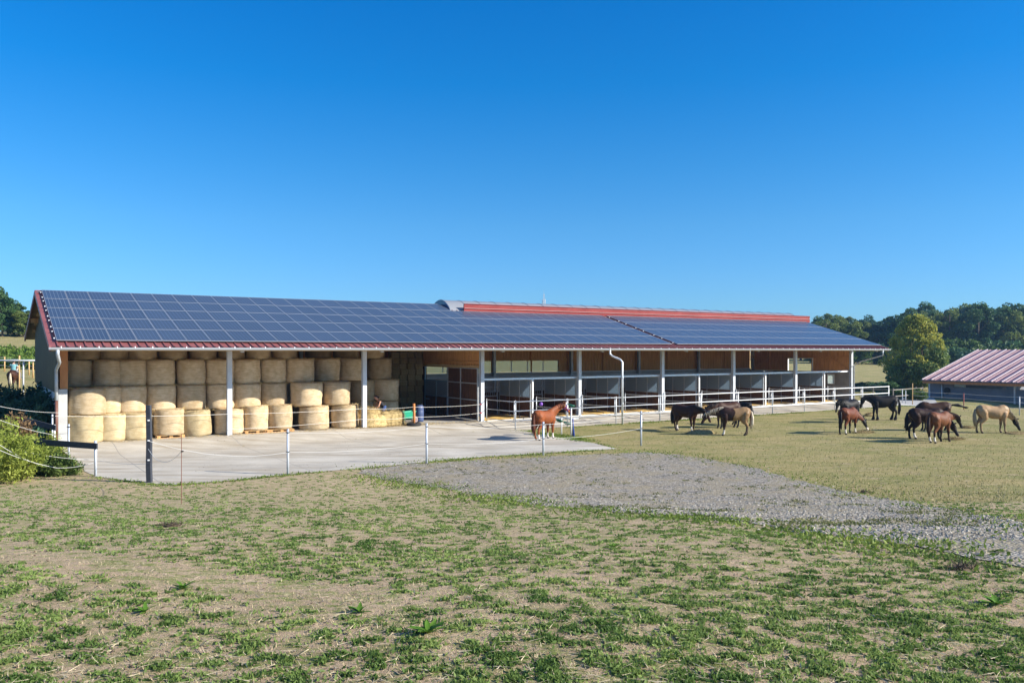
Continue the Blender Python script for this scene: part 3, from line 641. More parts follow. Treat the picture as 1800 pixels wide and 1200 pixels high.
put_bale(153, .66, FL + 1.18, 'sunlit bale on top of the first front bale by the white wall end', 's', 1.04, hz=.98)
m = MB()
o = None
names = {1: 'second', 2: 'third', 3: 'top'}
cols = [(150, 2), (182, 1), (228, 0), (282, 0), (334, 0), (386, 0), (433, 0), (480, 0)]
wq = 2.35
for lv in range(4):
    base = [135, 190, 228, 282, 335, 386, 432, 480] if lv < 3 else [150, 199, 250, 303, 356, 407, 455, 500]
    for c, px in enumerate(base):
        if lv == 3: lb = f'shaded bale tucked under the eave, {ORD[c]} from the left in the top layer'
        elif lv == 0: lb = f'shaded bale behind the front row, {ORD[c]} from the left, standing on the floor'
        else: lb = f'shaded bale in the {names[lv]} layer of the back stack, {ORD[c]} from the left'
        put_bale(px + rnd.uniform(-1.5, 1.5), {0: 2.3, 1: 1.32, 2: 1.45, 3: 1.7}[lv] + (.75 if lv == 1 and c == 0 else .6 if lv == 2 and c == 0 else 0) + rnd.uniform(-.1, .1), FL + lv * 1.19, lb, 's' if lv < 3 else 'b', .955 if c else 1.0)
# the looser right-hand part of the stack
for px, q, lv, sc, lb in [(538, .86, 1, 1.12, 'half sunlit bale in the second layer above the broad front bale'), (592, .86, 1, .99, 'half sunlit bale with a torn band in the second layer, left of the double post'), (538, 2.4, 0, 1.0, 'bale hidden behind the broad front bale'), (592, 2.4, 0, 1.0, 'bale hidden behind the right-end front bale'),
                          (527, 1.25, 2, 1.0, 'forward-set bale in the third layer with straw hanging from its rim'), (573, 2.4, 2, 1.0, 'dark shaded bale leaning in the third layer, left of the double post'), (617, 2.5, 2, 1.0, 'dark shaded bale in the third layer directly left of the double post'),
                          (573, 3.4, 1, 1.0, 'dark bale deep in the second layer, left of the double post'), (636, 3.3, 1, 1.05, 'dark bale deep in the second layer behind the double post'), (573, 3.4, 0, 1.0, 'dark bale on the floor deep behind the front row'), (636, 3.3, 0, 1.05, 'dark bale on the floor behind the double post'),
                          (560, 3.4, 3, 1.0, 'dark top-layer bale left of the double post'), (607, 3.4, 3, 1.0, 'dark top-layer bale beside the double post'), (655, 3.3, 3, 1.0, 'dark top-layer bale right of the double post'),
                          (666, 3.2, 2, 1.0, 'upper bale right of the double post, top half in shade'), (677, 3.0, 1, 1.06, 'bale above and behind the bending woman'), (676, 3.0, 0, 1.08, 'pale bale standing on the floor right behind the woman')]:
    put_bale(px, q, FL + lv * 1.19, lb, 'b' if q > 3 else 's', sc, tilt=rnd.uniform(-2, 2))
# pallets
def pallet(px, q, rz, lb):
    s, t = s_at(px, q); p = W2(s, q); th_ = thing('pallet', (p[0], p[1], FL), BARN_ROT + rz, lb, 'pallet', 'pallets under the front bales')
    m = MB()
    for i in range(6): m.box((-.6, -.42 + i * .155, .10), (.6, -.42 + i * .155 + .10, .118))
    m.build('deck_board', wood_pale, th_)
    for y in (-.42, -.04, .34):
        m = MB()
        for x in (-.6, -.07, .46): m.box((x, y, .022), (x + .14, y + .09, .099))
        m.box((-.6, y, 0), (.6, y + .09, .0215)); m.build('skid', wood_mid, th_)
for px, rz, lb in ((297, .05, 'wooden pallet under the bale right of the black pole'), (449, 0, 'wooden pallet under the bale right of the first barn post'), (492, -.04, 'wooden pallet under the dented bale')): pallet(px, .62, rz, lb)
# pink twine, torn wrap pieces
p = W2(s_at(347, .85)[0], .85); m = MB(); m.lathe([(.665, .55), (.672, .56), (.672, .575), (.665, .585)], 40); 
# small rectangular bales stacked by the partition
m = MB(); m.box((-.46, -.24, 0), (.46, .24, .355)); me = m.mesh('small_bale', [hay]); bm = bmesh.new(); bm.from_mesh(me); bmesh.ops.subdivide_edges(bm, edges=bm.edges[:], cuts=5, use_grid_fill=True)
for v in bm.verts:
    nv = noise.noise_vector(v.co * 5); k = 1 - .10 * max(0, abs(v.co.x) / .46 - .8) * 5 * .3; v.co = v.co * 1.0 + nv * .022
bm.to_mesh(me); bm.free(); me.shade_smooth()
sA = s_at(688, 7.0)[0]; bw = (20.62 - sA) / 4
for lv in range(12):
    for c in range(4):
        if lv == 11 and c == 0: continue
        p = W2(sA + bw * (c + .5) + (.03 if lv % 2 else -.03), 7.25 - .05 * ((lv + c) % 3)); o = link('small_bale', me); o.location = (p[0], p[1], FL + lv * .352); o.rotation_euler = (0, 0, BARN_ROT + R(((lv * 5 + c * 3) % 7 - 3) * .9)); o.scale.x = bw / .95
        tag(o, f'small dark hay bale by the doorway, {ORD[lv]} layer from the floor, {ORD[c]} from the left', 'hay bale', 'small hay bales stacked beside the doorway')
# loose straw heaps
def blade_cloud(pts, nrm, L, wd, seed, flat=.5):
    """pts (n,3): one thin triangle each, random heading"""
    rg = np.random.default_rng(seed); n = len(pts); a = rg.uniform(0, 6.283, n); e = rg.normal(0, flat, n); Ls = L * rg.uniform(.5, 1.4, n)
    d = np.stack([np.cos(a) * np.cos(e), np.sin(a) * np.cos(e), np.abs(np.sin(e))], 1) * Ls[:, None]; sd = np.stack([-np.sin(a), np.cos(a), rg.normal(0, .3, n)], 1) * wd / 2
    V = np.stack([pts - sd, pts + sd, pts + d], 1).reshape(-1, 3); F = np.arange(3 * n).reshape(-1, 3); return V, F
def heap(name, cx, cy, z, rx, ry, h, rz, lb, cat, seed, group=None, m_=None, nbl=1500, box=False):
    """rough mound of straw with a core and loose stalks"""
    rg = np.random.default_rng(seed); nu, nvv = 28, 12; vs = []
    for i in range(nvv + 1):
        f = i / nvv
        for j in range(nu):
            a = 2 * math.pi * j / nu; ca, sa = math.cos(a), math.sin(a)
            if box:
                pw = .35; ex = math.copysign(abs(ca) ** pw, ca); ey = math.copysign(abs(sa) ** pw, sa); rr = (1 - f ** 7 * .85); x = ex * rx * rr; y = ey * ry * rr; zz = h * min(1, f * 1.15) if i < nvv else h
            else: rr = math.cos(f * math.pi / 2) ** .8; x = ca * rx * rr; y = sa * ry * rr; zz = h * math.sin(f * math.pi / 2)
            nn = noise.noise(Vector((x * 2.5 + seed, y * 2.5, zz * 3))); x *= 1 + .13 * nn; y *= 1 + .13 * nn; vs.append((x, y, zz * (1 + .18 * nn)))
    V = np.array(vs); F = np.array([(i * nu + j, i * nu + (j + 1) % nu, (i + 1) * nu + (j + 1) % nu, (i + 1) * nu + j) for i in range(nvv) for j in range(nu)])
    pts = V[rg.integers(0, len(V) - nu, nbl)] * (1 + rg.normal(0, .05, (nbl, 3))); pts[:, 2] = np.abs(pts[:, 2]) + .01
    extra = nbl // 2; a = rg.uniform(0, 6.28, extra); r = 1 + np.abs(rg.normal(0, .22, extra)); p2 = np.stack([np.cos(a) * rx * r, np.sin(a) * ry * r, np.full(extra, .015)], 1)
    Vb, Fb = blade_cloud(np.concatenate([pts, p2]), None, .16, .014, seed); tri = np.concatenate([F[:, [0, 1, 2]], F[:, [0, 2, 3]]])
    me = np_mesh(name, np.concatenate([V, Vb]), np.concatenate([tri, Fb + len(V)]), [m_ or loose], smooth=True)
    o = link(name, me); o.location = (cx, cy, z); o.rotation_euler = (0, 0, rz); return tag(o, lb, cat, group)
def at_sq(px, q): return W2(s_at(px, q)[0], q)
p = at_sq(652, .9); heap('straw_heap', p[0], p[1], FL, .95, 1.0, .85, BARN_ROT, 'golden heap of loose straw against the right side of the double barn post', 'straw heap', 3, nbl=2600)
p = at_sq(683, .55); heap('opened_bale', p[0], p[1], FL, .80, .42, .74, BARN_ROT, 'opened hay bale with a dark crumbling side lying in front of the woman', 'hay bale', 8, nbl=2600, box=True, m_=mat('fresh hay', (.30, .22, .09), .9, 0, (.55, .42, .20), 7, 6))
pts = []
rg = np.random.default_rng(4)
s_ = np.concatenate([rg.uniform(.4, 20.5, 2600), rg.normal(15.3, 1.5, 2500), rg.uniform(21, 55, 9000)]); q_ = np.concatenate([np.abs(rg.normal(0, .35, 2600)) - .35, rg.normal(.3, .55, 2500), rg.uniform(.1, 3.4, 9000)])
sel = q_ > -.45; s_, q_ = s_[sel], q_[sel]; P = O0[None] + s_[:, None] * DD - q_[:, None] * NN; z_ = np.where(q_ < -.05, G(P[:, 0], P[:, 1]) + .02, .03)
V, F = blade_cloud(np.column_stack([P, z_]), None, .14, .016, 3, .3); tag(link('scattered_straw', np_mesh('scattered_straw', V, F, [loose])), kind='stuff')
m = MB(); gs = 44
for k in range(10):   # bedding in the stalls
    a = SP + k * 3.434 + .15; nvs = []
    for i in range(15):
        for j in range(15):
            x = a + 3.1 * i / 14; q = .12 + 3.2 * j / 14; nvs.append((x, q, .03 + .10 * max(0, noise.noise(Vector((x * 1.3, q * 1.3, k))) + .35) * (1 if 0 < i < 14 and 0 < j < 14 else .2)))
    m.add(nvs, [(i * 15 + j, i * 15 + j + 15, i * 15 + j + 16, i * 15 + j + 1) for i in range(14) for j in range(14)])
bd = m.build('straw_bedding', mat('golden bedding straw', (.50, .30, .07), .9, 0, (.72, .50, .16), 9, 6, bump=.4), None, True); bd.location = (O0[0], O0[1], 0); bd.rotation_euler = (0, 0, BARN_ROT); tag(bd, kind='stuff')
# hay on the paddock for the horses
hm = mat('hay on grass', (.24, .18, .07), .9, 0, (.45, .35, .17), 9)
for i, (px, py, r_, h_, lb) in enumerate([(1232, 762, .75, .22, 'hay heap in the shade between the brown horse and the dun pony'), (1528, 731, .35, .18, 'small grey hay heap left of the black horse'), (1518, 760, .5, .06, 'scattered hay under the nose of the grazing bay'), (1677, 772, .4, .06, 'thin hay litter right of the chestnut forelegs'), (1790, 762, .6, .06, 'hay litter under the nose of the palomino'), (1700, 752, .35, .07, 'wisp of hay below the head of the reaching horse')]):
    p = ray(px, py); heap('hay_heap', p.x, p.y, p.z, r_, r_ * .7, h_, .3, lb, 'hay', 40 + i, 'hay put out on the paddock', hm, 500)
# ---------------------------------------------------------------- barrow, post on tyre, barrel, person
def wheelbarrow():
    p = at_sq(716, .9); t = thing('wheelbarrow', (p[0], p[1], FL), BARN_ROT, 'green wheelbarrow with a pink grey wheel next to the post on a tyre', 'wheelbarrow'); gr = mat('turquoise green barrow paint', (.03, .42, .26), .35)
    m = MB(); n = 4; rim = [(-.48, -.31, .62), (.42, -.27, .68), (.42, .27, .68), (-.48, .31, .62)]; bot = [(-.26, -.18, .32), (.20, -.15, .32), (.20, .15, .32), (-.26, .18, .32)]
    vo = rim + bot; vi = [(x * .96, y * .94, z - .005) for x, y, z in rim] + [(x * .95, y * .9, z + .015) for x, y, z in bot]
    m.add(vo + vi, [(0, 4, 5, 1), (1, 5, 6, 2), (2, 6, 7, 3), (3, 7, 4, 0), (4, 7, 6, 5), (8, 9, 13, 12), (9, 10, 14, 13), (10, 11, 15, 14), (11, 8, 12, 15), (12, 13, 14, 15), (0, 1, 9, 8), (1, 2, 10, 9), (2, 3, 11, 10), (3, 0, 8, 11)]); 
    m.tube([Vector(v) for v in rim] + [Vector(rim[0])], .014, 6); m.build('tray', gr, t)
    for sy in (-1, 1):
        m = MB(); m.tube([(.44, .05 * sy, .20), (.2, .16 * sy, .30), (-.3, .22 * sy, .31), (-.85, .28 * sy, .50)], .017, 6); h = m.build('handle', gr, t)
        m = MB(); m.tube([(-.86, .28 * sy, .505), (-.98, .29 * sy, .555)], .022, 6); m.build('grip', dark, h)
        m = MB(); m.tube([(-.22, .2 * sy, .31), (-.34, .2 * sy, .02), (-.26, .2 * sy, .012)], .014, 6); m.build('leg', gr, t)
    wh = thing('wheel', (.44, 0, .20), 0, None, None); wh.parent = t; del_ = [wh.pop(k, None) for k in ('label', 'category')]
    M = Matrix.Rotation(R(90), 4, 'X'); m = MB(); m.lathe([(.12, -.035), (.16, -.045), (.195, -.02), (.195, .02), (.16, .045), (.12, .035)], 20, M=M); m.build('tyre', mat('pinkish grey tyre', (.34, .26, .26), .8), wh, True)
    m = MB(); m.lathe([(.02, -.05), (.03, -.04), (.125, -.02), (.125, .02), (.03, .04), (.02, .05)], 16, M=M); m.build('rim', mat('rusty red rim', (.4, .12, .06), .5), wh, True)
wheelbarrow()
p = at_sq(727.5, -.25); t = thing('rope_post', (p[0], p[1], g(p[0], p[1]) + .012), 0, 'short round timber post standing on an old tyre beside the green wheelbarrow', 'post')
m = MB(); m.tube([(0, 0, .02), (.01, 0, .6), (0, 0, 1.17)], [.075, .07, .07], 12); m.build('post', wood_or, t, True)
m = MB(); m.lathe([(.18, .0), (.36, .0), (.40, .05), (.38, .13), (.30, .16), (.18, .15), (.16, .08)], 24); m.build('tyre', dark, t, True)
p = at_sq(737, 1.6); t = thing('barrel', (p[0], p[1], FL), 0, 'blue plastic barrel behind the short timber post', 'barrel'); m = MB(); prof = [(.20, 0), (.27, .02), (.29, .1), (.30, .3), (.285, .33), (.30, .36), (.30, .62), (.285, .65), (.30, .68), (.28, .86), (.22, .93), (.0, .94)]; m.lathe([(r_ * .85, z * 1.0) for r_, z in prof], 24); m.build('drum', mat('blue barrel plastic', (.06, .09, .20), .5), t, True)
m = MB(); m.lathe([(.05, .985), (.05, 1.02), (.0, 1.022)], 10, (.12, 0, 0)); m.build('cap', dark, t)
# ---------------------------------------------------------------- fences of the yard
def rope(parent, pts, sag=.05, r_=.008, name='rope', m_=None, n=8):
    m = MB(); P_ = []
    for a, b in zip(pts[:-1], pts[1:]):
        for i in range(n): t = i / n; p = Vector(a).lerp(Vector(b), t); p.z -= sag * 4 * t * (1 - t); P_.append(p)
    P_.append(Vector(pts[-1])); m.tube(P_, r_, 5); return m.build(name, m_ or rope_m, parent)
def P3(s, q, z): p = W2(s, q); return Vector((p[0], p[1], z))
# ropes strung along the front of the hay store (from the left bank to the stable post)
rf = thing('rope_barrier', (0, 0, 0), 0, 'two pale ropes strung along the open front of the hay store', 'rope barrier')
tp = W2(s_at(727.5, -.25)[0], -.25)
pA = at_depth(97, 731, 33.4)
rope(rf, [pA, P3(POST[1] - .12, -.13, 1.02), P3(POST[2] - .12, -.13, 1.02), Vector((tp[0] - .05, tp[1] - .07, 1.0)), P3(POST[3] - .1, -.14, .98)], .05)
rope(rf, [P3(POST[1] - .12, -.13, .30), P3(POST[2] - .12, -.13, .48), Vector((tp[0] - .05, tp[1] - .07, .47)), P3(POST[3] - .1, -.14, .50)], .06)
for z in (.98, .5):
    m = MB(); c = P3(POST[3] - .16, -.14, z); m.tube([c - Vector((.05, 0, 0)), c + Vector((.07, 0, 0))], .032, 8); m.build('insulator', mat('red insulator', (.7, .03, .04), .4), rf)
# paddock fence along the stalls
PFQ = -2.9
pf = thing('paddock_fence', (O0[0], O0[1], 0), BARN_ROT, 'long white galvanised three-rail pipe fence in front of the stalls', 'fence')
fs_ = [SP + .95 + k * 3.434 for k in range(11)]; fs_[10] = 55.9
fpx = [906, 997.5, 1083, 1160, 1232, 1297.5, 1358, 1414, 1467, 1516, 1562]; fs_ = [s_at(x, -PFQ * -1)[0] for x in fpx]
for i, x in enumerate(fs_):
    p = W2(x, PFQ); zb = g(*p); m = MB(); m.tube([(x, PFQ, zb - .02), (x, PFQ, 1.30)], .038, 8); m.lathe([(.0, 1.335), (.04, 1.30), (.04, 1.295)], 8, (x, PFQ, 0)); m.build('post', galv if i % 3 else galv_dk, pf, True)
for z in (1.25, .75, .24):
    m = MB(); m.tube([(fs_[0], PFQ - .045, z), (fs_[-1], PFQ - .045, z)], .028, 8); m.build('rail', white_metal, pf, True)
gx = [SP + .10 + k * 3.434 for k in range(10)]
for i, x in enumerate(gx):
    x2 = fs_[i] if abs(fs_[i] - x) < 1.6 else x
    gt = thing('gate', (0, 0, 0), 0, None, None); gt.parent = pf
    for z in (1.24, .72, .18): m = MB(); m.tube([(x + .12, -.16, z), (x2, PFQ + .12, z)], .021, 7); m.build('rail', galv_dk, gt, True)
    for (xx, yy) in ((x + .12, -.16), (x2, PFQ + .12)): m = MB(); m.tube([(xx, yy, .14), (xx, yy, 1.30)], .024, 7); m.build('upright', galv, gt, True)
# lone electric fence posts of the yard edge with wires
ep = []
for i, (px, yb_, yt, lb) in enumerate([(506, 834, 755, 'grey blue steel fence post on the yard edge below the fifth and sixth bales'), (750, 815, 745, 'grey blue steel fence post on the yard edge in front of the doorway'), (955, 800, 742, 'grey blue steel fence post in front of the chestnut horse'), (1127, 783, 723, 'rightmost grey blue steel fence post, on the grass before the long pipe fence')]):
    p = ray(px, yb_); h = (yb_ - yt) / FPX * p.y; t = thing('fence_post', p, 0, lb, 'fence post', 'electric fence posts along the yard edge'); m = MB(); m.tube([(0, 0, -.05), (0, 0, h)], .042, 10); m.lathe([(.046, h), (.046, h + .02), (0, h + .03)], 10); m.build('tube', post_m, t, True)
    for z in (.50, .93): m = MB(); m.box((-.055, -.06, z * h), (.055, .06, z * h + .03)); m.build('clip', dark, t)
    ep.append((p, h))
ew = thing('electric_wires', (0, 0, 0), 0, 'thin pale electric wires slung between the grey blue yard posts', 'wire')
for f_ in (.50, .93):
    pts = [p + Vector((0, -.06, h * f_ + .015)) for p, h in ep]; q = ray(1085, 747); q.z = .02 + .85 * f_
    rope(ew, pts + [Vector(W2(s_at(1088, -3.2)[0], -3.2).tolist() + [.05 + f_ * .9])] * 0, .10, .0055, 'wire', tape_m)
# black leaning pole
p = ray(263, 848); t = thing('black_pole', p, 0, 'tall black weathered square pole standing alone at the edge of the yard', 'post'); h = (848 - 712) / FPX * p.y
m = MB(); m.tube([(0, 0, -.1), (-.02, 0, .5), (-.01, 0, 1.4), (-.035, 0, h)], [.105, .105, .10, .095], 4, side=(1, 1, 0)); m.build('pole', black_board, t)
for z in (.72, 1.35, 2.0): m = MB(); m.box((-.02, -.13, z), (.03, -.08, z + .045)); m.build('insulator', white_metal, t)
bp_ = p
rope(ew, [p + Vector((0, -.1, 1.36)), ep[0][0] + Vector((0, -.06, ep[0][1] * .5)),], .28, .007, 'wire', tape_m)
# thin rusty rod with a clip
p = ray(319, 885); h = (885 - 762) / FPX * p.y; t = thing('electric_fence_rod', p, 0, 'thin rusty brown electric fence rod standing in the near pasture', 'rod'); m = MB(); m.tube([(0, 0, -.05), (0, 0, h)], .009, 6); m.build('rod', mat('rusty rod', (.20, .08, .05), .7), t); m = MB(); m.box((-.01, -.02, h * .74), (.05, .02, h * .74 + .03)); m.build('clip', dark, t)
rod = p + Vector((0, 0, h * .75)); rope(ew, [bp_ + Vector((0, -.1, 1.1)), rod], .35, .006, 'wire', tape_m)
# boards on the left bank
p = ray(168, 837); t = thing('board_rail', p, 0, 'black plastic board rail on a grey post at the foot of the green bushes', 'fence', 'black board rails on the left bank'); k = p.y / FPX
m = MB(); m.tube([(0, 0, -.05), (0, 0, (837 - 774) * k)], .045, 10); m.build('post', post_m, t, True)
a = at_depth(58, 776, p.y + .9) - p; b = at_depth(171, 784, p.y - .08) - p; m = MB(); m.beam(a, b, .05, .20); m.build('board', black_board, t)
p = at_depth(96, 790, 31.5); p.z = g(p.x, p.y); t = thing('board_rail', p, 0, 'shorter tilted black board rail higher up among the bushes by the barn corner', 'fence', 'black board rails on the left bank')
m = MB(); m.tube([(0, 0, -.05), (0, 0, at_depth(96, 746, 31.5).z - p.z)], .03, 8); m.build('post', white_metal, t, True)
a = at_depth(41, 737, 32.3) - p; b = at_depth(98, 752, 31.4) - p; m = MB(); m.beam(a, b, .05, .20); m.build('board', black_board, t)
for px, yt, Y, lb in ((92, 728, 32.6, 'slim white steel post left of the white wall end'), (121, 745, 30.5, 'slim grey post directly before the white wall end')):
    p = at_depth(px, 780, Y); p.z = g(p.x, p.y); h = at_depth(px, yt, Y).z - p.z; t = thing('fence_post', p, 0, lb, 'fence post', 'slim posts by the barn corner'); m = MB(); m.tube([(0, 0, -.05), (0, 0, h)], .033, 8); m.build('tube', post_m, t, True)
    m = MB(); m.box((-.05, -.05, h - .12), (.05, .05, h - .09)); m.build('clip', dark, t)
tl = thing('electric_tapes', (0, 0, 0), 0, 'white electric tapes running from the left edge past the bushes', 'tape')
for pts in ([(-60, 706, 31), (0, 714, 31.5), (104, 725, 33.2)], [(-60, 722, 26), (0, 738, 26.8), (97, 764, 31.3)], [(-60, 760, 24), (0, 782, 25.5), (75, 818, 27)], [(-60, 775, 24), (0, 791, 25.3), (100, 822, 27.5), (168, 812, 28)], [(40, 793, 27), (168, 808, 28), (262, 815, 26.7)]):
    rope(tl, [at_depth(*q) for q in pts], .06, .0065, 'tape', tape_m)
# feeding stand by the paddock corner
p = ray(987, 764); t = thing('feeding_stand', p, 0, 'white pipe feeding stand with green bowls right of the chestnut horse', 'feeding stand')
a = ray(1004, 767) - p
m = MB(); m.tube([(0, 0, -.05), (0, 0, .95)], .035, 8); m.build('post', white_metal, t, True)
m = MB(); m.tube([(a.x, a.y, -.05), (a.x, a.y, 1.5)], .038, 8); m.build('post', white_metal, t, True)
m = MB(); m.tube([(-.25, .3, .93), (0, 0, .93), (a.x, a.y, .88), (a.x + .4, a.y + .4, .86)], .03, 8); m.build('rail', galv, t, True)
gb = mat('dark green bowl plastic', (.01, .14, .09), .4)
for (x, y, z) in ((-.12, -.12, .72), (a.x - .22, a.y - .15, .66), (a.x + .0, a.y + .02, 1.52)):
    m = MB(); M = Matrix.Translation((x, y, z)) @ Matrix.Rotation(R(14), 4, 'Y'); m.lathe([(.08, -.06), (.15, -.03), (.19, .05), (.20, .07), (.18, .06), (.13, -.01), (.0, -.02)], 18, M=M); m.build('bowl', gb, t, True)
m = MB(); m.tube([(a.x + .12, a.y, .0), (a.x + .10, a.y + .03, .5), (a.x + .08, a.y, .88)], [.07, .035, .03], 8); m.build('hose', mat('blue hose', (.02, .06, .30), .5), t, True)
p = at_depth(951, 710, 46.3); t = thing('play_ball', p, 0, 'purple hanging horse toy ball in the second stall run', 'toy'); m = MB(); m.lathe([(.0, -.11), (.06, -.095), (.10, -.04), (.11, .0), (.10, .04), (.06, .095), (.0, .11)], 14); m.build('ball', mat('purple rubber', (.22, .08, .5), .4), t, True); m = MB(); m.tube([(0, 0, .1), (0, 0, .5)], .008, 5); m.build('cord', dark, t)
# ---------------------------------------------------------------- horses
def remeshed(name, mb, voxel, mats, matfn, smooth_it=3):
    """fuse the overlapping lofts of a body into one continuous surface"""
    me = mb.mesh(name + '_raw', []); me.materials.clear(); o = bpy.data.objects.new(name, me); COL.objects.link(o)
    r = o.modifiers.new('r', 'REMESH'); r.mode = 'VOXEL'; r.voxel_size = voxel
    s = o.modifiers.new('s', 'SMOOTH'); s.iterations = smooth_it; s.factor = .5
    dg = bpy.context.evaluated_depsgraph_get(); ev = o.evaluated_get(dg); nm = bpy.data.meshes.new_from_object(ev)
    bpy.data.objects.remove(o); bpy.data.meshes.remove(me); nm.name = name; nm.materials.clear()
    for m in mats: nm.materials.append(m)
    n = len(nm.polygons); c = np.empty(n * 3, np.float32); nm.polygons.foreach_get('center', c); c = c.reshape(-1, 3)
    nm.polygons.foreach_set('material_index', matfn(c).astype(np.int32)); nm.shade_smooth(); nm.update(); return nm
def coat(name, c, rough=.55, c2=None): c = tuple(v * .52 for v in c); return mat('coat ' + name, c, rough, 0, c2 or tuple(min(1, v * 1.5) for v in c), 2.5, 5, spec=.22)
HAIR_BLK = coat('black hair', (.012, .010, .010), .5); HOOF = coat('hoof', (.05, .04, .035), .6); SOCK = coat('white sock', (1.1, 1.0, .88), .7)
def horse(px, py, heading, coatm, legm, hairm, label, pose='graze', size=1.0, socks=(), belly=1.0, fore=None, halter=None, blaze=False, step=(0, 0, 0, 0), turn=0, tailfly=0, muzzle=None, zoff=0, feather=False):
    p = ray(px, py); t = thing('horse', p, R(heading), label, 'horse', 'horses on the paddock'); t.scale = (size,) * 3
    m = MB(); Y = (0, 1, 0)
    # barrel with rump, withers and chest
    tor = [(-.86, 1.16, .10, .13), (-.80, 1.18, .20, .22), (-.66, 1.21, .275, .27), (-.50, 1.20, .295, .285), (-.30, 1.14, .29, .30), (-.05, 1.08, .30, .33), (.18, 1.07, .29, .335), (.36, 1.12, .25, .35), (.50, 1.15, .215, .34), (.62, 1.13, .18, .27), (.70, 1.10, .12, .16)]
    m.tube([(x, 0, z - .01) for x, z, a, b in tor], [b * (belly if -.4 < x < .3 else 1) for x, z, a, b in tor], 20, flat=[a * (belly if -.5 < x < .4 else 1) for x, z, a, b in tor], side=Y)
    for sy in (-1, 1): m.tube([(-.70, .12 * sy, 1.30), (-.62, .15 * sy, 1.15), (-.52, .16 * sy, 1.0)], [.13, .19, .17], 12, side=Y)
    # neck and head
    PO = {'up': ((1.08, 1.74), (.62, -.78)), 'level': ((1.32, 1.40), (.70, -.71)), 'low': ((1.34, 1.12), (.45, -.89)), 'graze': ((1.12, .66), (.42, -.91)), 'halfup': ((1.20, 1.62), (.72, -.69)), 'down': ((1.18, 1.28), (.25, -.97))}[pose]
    (ex, ez), (hx, hz) = PO; ty = math.sin(R(turn)) * .8
    base = Vector((.46, 0, 1.17)); poll = Vector((ex, ty * .75, ez)); hd = Vector((hx, ty * .35, hz)).normalized()
    mid = base.lerp(poll, .5) + Vector((0, 0, .07 if pose in ('up', 'halfup', 'level') else .05)); mid2 = base.lerp(poll, .8) + Vector((.0, 0, .05)); q1 = base.lerp(poll, .22) + Vector((0, 0, .03))
    m.tube([base, q1, mid, mid2, poll + hd * .03], [.31, .27, .195, .155, .12], 14, flat=[.17, .135, .10, .085, .075], side=Y)
    up = hd.cross(Vector((0, 1, 0))).normalized(); up = -up if up.z < 0 else up
    hp = [(-.05, .105, .075), (.06, .135, .092), (.16, .130, .086), (.28, .098, .066), (.40, .078, .056), (.50, .078, .060), (.57, .060, .050), (.60, .028, .028)]
    m.tube([poll + hd * a - up * (b - .105) * .8 for a, b, c in hp], [b for a, b, c in hp], 12, flat=[c for a, b, c in hp], side=Y)
    for sy in (-1, 1):
        e0 = poll + Vector((0, .05 * sy, 0)) + up * .08; m.tube([e0, e0 + up * .10 - hd * .03 + Vector((0, .02 * sy, 0)), e0 + up * .17 - hd * .015 + Vector((0, .012 * sy, 0))], [.028, .034, .006], 7)
    # legs
    for i, sy in enumerate((-1, 1)):
        d = step[i]; hoofx = .46 + d
        m.tube([(.44, .15 * sy, 1.10), (.46, .165 * sy, .92), (.44, .15 * sy, .78), (.44 + d * .3, .145 * sy, .60), (.45 + d * .55, .14 * sy, .44), (.445 + d * .6, .14 * sy, .36), (.44 + d * .85, .14 * sy, .18), (.445 + d * .9, .14 * sy, .125), (hoofx + .03, .14 * sy, .06), (hoofx + .05, .14 * sy, .0)],
               [.17, .155, .115, .075, .069, .050, .045, .056, .052, .070], 10, flat=[.12, .125, .10, .070, .064, .046, .043, .052, .050, .064], side=Y)
        d = step[2 + i]
        m.tube([(-.62, .14 * sy, 1.12), (-.56, .165 * sy, .95), (-.52, .165 * sy, .80), (-.60 + d * .25, .155 * sy, .66), (-.72 + d * .45, .145 * sy, .53), (-.735 + d * .55, .145 * sy, .46), (-.715 + d * .75, .14 * sy, .22), (-.70 + d * .85, .14 * sy, .135), (-.655 + d, .14 * sy, .06), (-.63 + d, .14 * sy, .0)],
               [.22, .195, .165, .115, .075, .064, .050, .060, .054, .072], 10, flat=[.15, .155, .13, .09, .060, .054, .046, .054, .050, .064], side=Y)
    if feather:
        for sy in (-1, 1):
            m.tube([(.445 + step[0 if sy < 0 else 1] * .8, .14 * sy, .30), (.43 + step[0 if sy < 0 else 1] * .9, .14 * sy, .14), (.45 + step[0 if sy < 0 else 1], .14 * sy, .02)], [.045, .085, .10], 10, side=Y)
            m.tube([(-.72 + step[2 if sy < 0 else 3] * .8, .14 * sy, .32), (-.70 + step[2 if sy < 0 else 3] * .9, .14 * sy, .14), (-.65 + step[2 if sy < 0 else 3], .14 * sy, .02)], [.05, .09, .105], 10, side=Y)
    def mf(c):
        r = np.zeros(len(c)); x, y, z = c.T
        leg = (z < .52 + .05 * np.sin(x * 20)) & (np.abs(y) > .03); r[leg] = 1
        hl = (c - np.array(poll)) @ np.array(hd)
        ishead = (np.linalg.norm(c - np.array(poll + hd * .3), axis=1) < .42) & (x > .75)
        if fore: r[(x > .02 + .05 * np.sin(z * 9)) & (z > .45)] = 4
        if muzzle: r[ishead & (hl > (.44 if muzzle == 'm' else -.1))] = 5
        if blaze: r[ishead & (np.abs(y - ty * .9) < .035) & (hl > .0) & (((c - np.array(poll)) @ np.array(up)) > .02)] = 2
        for k in socks:
            fx = (x > 0) == (k < 2); sd = (y > 0) == (k % 2 == 1); r[fx & sd & (z < .30) & (z > .06)] = 2
        r[(z < .075) & (np.abs(y) > .05)] = 3
        return r
    me = remeshed('body', m, .024, [coatm, legm, SOCK, HOOF, fore or coatm, HAIR_BLK], mf, 4); b = link('body', me, t)
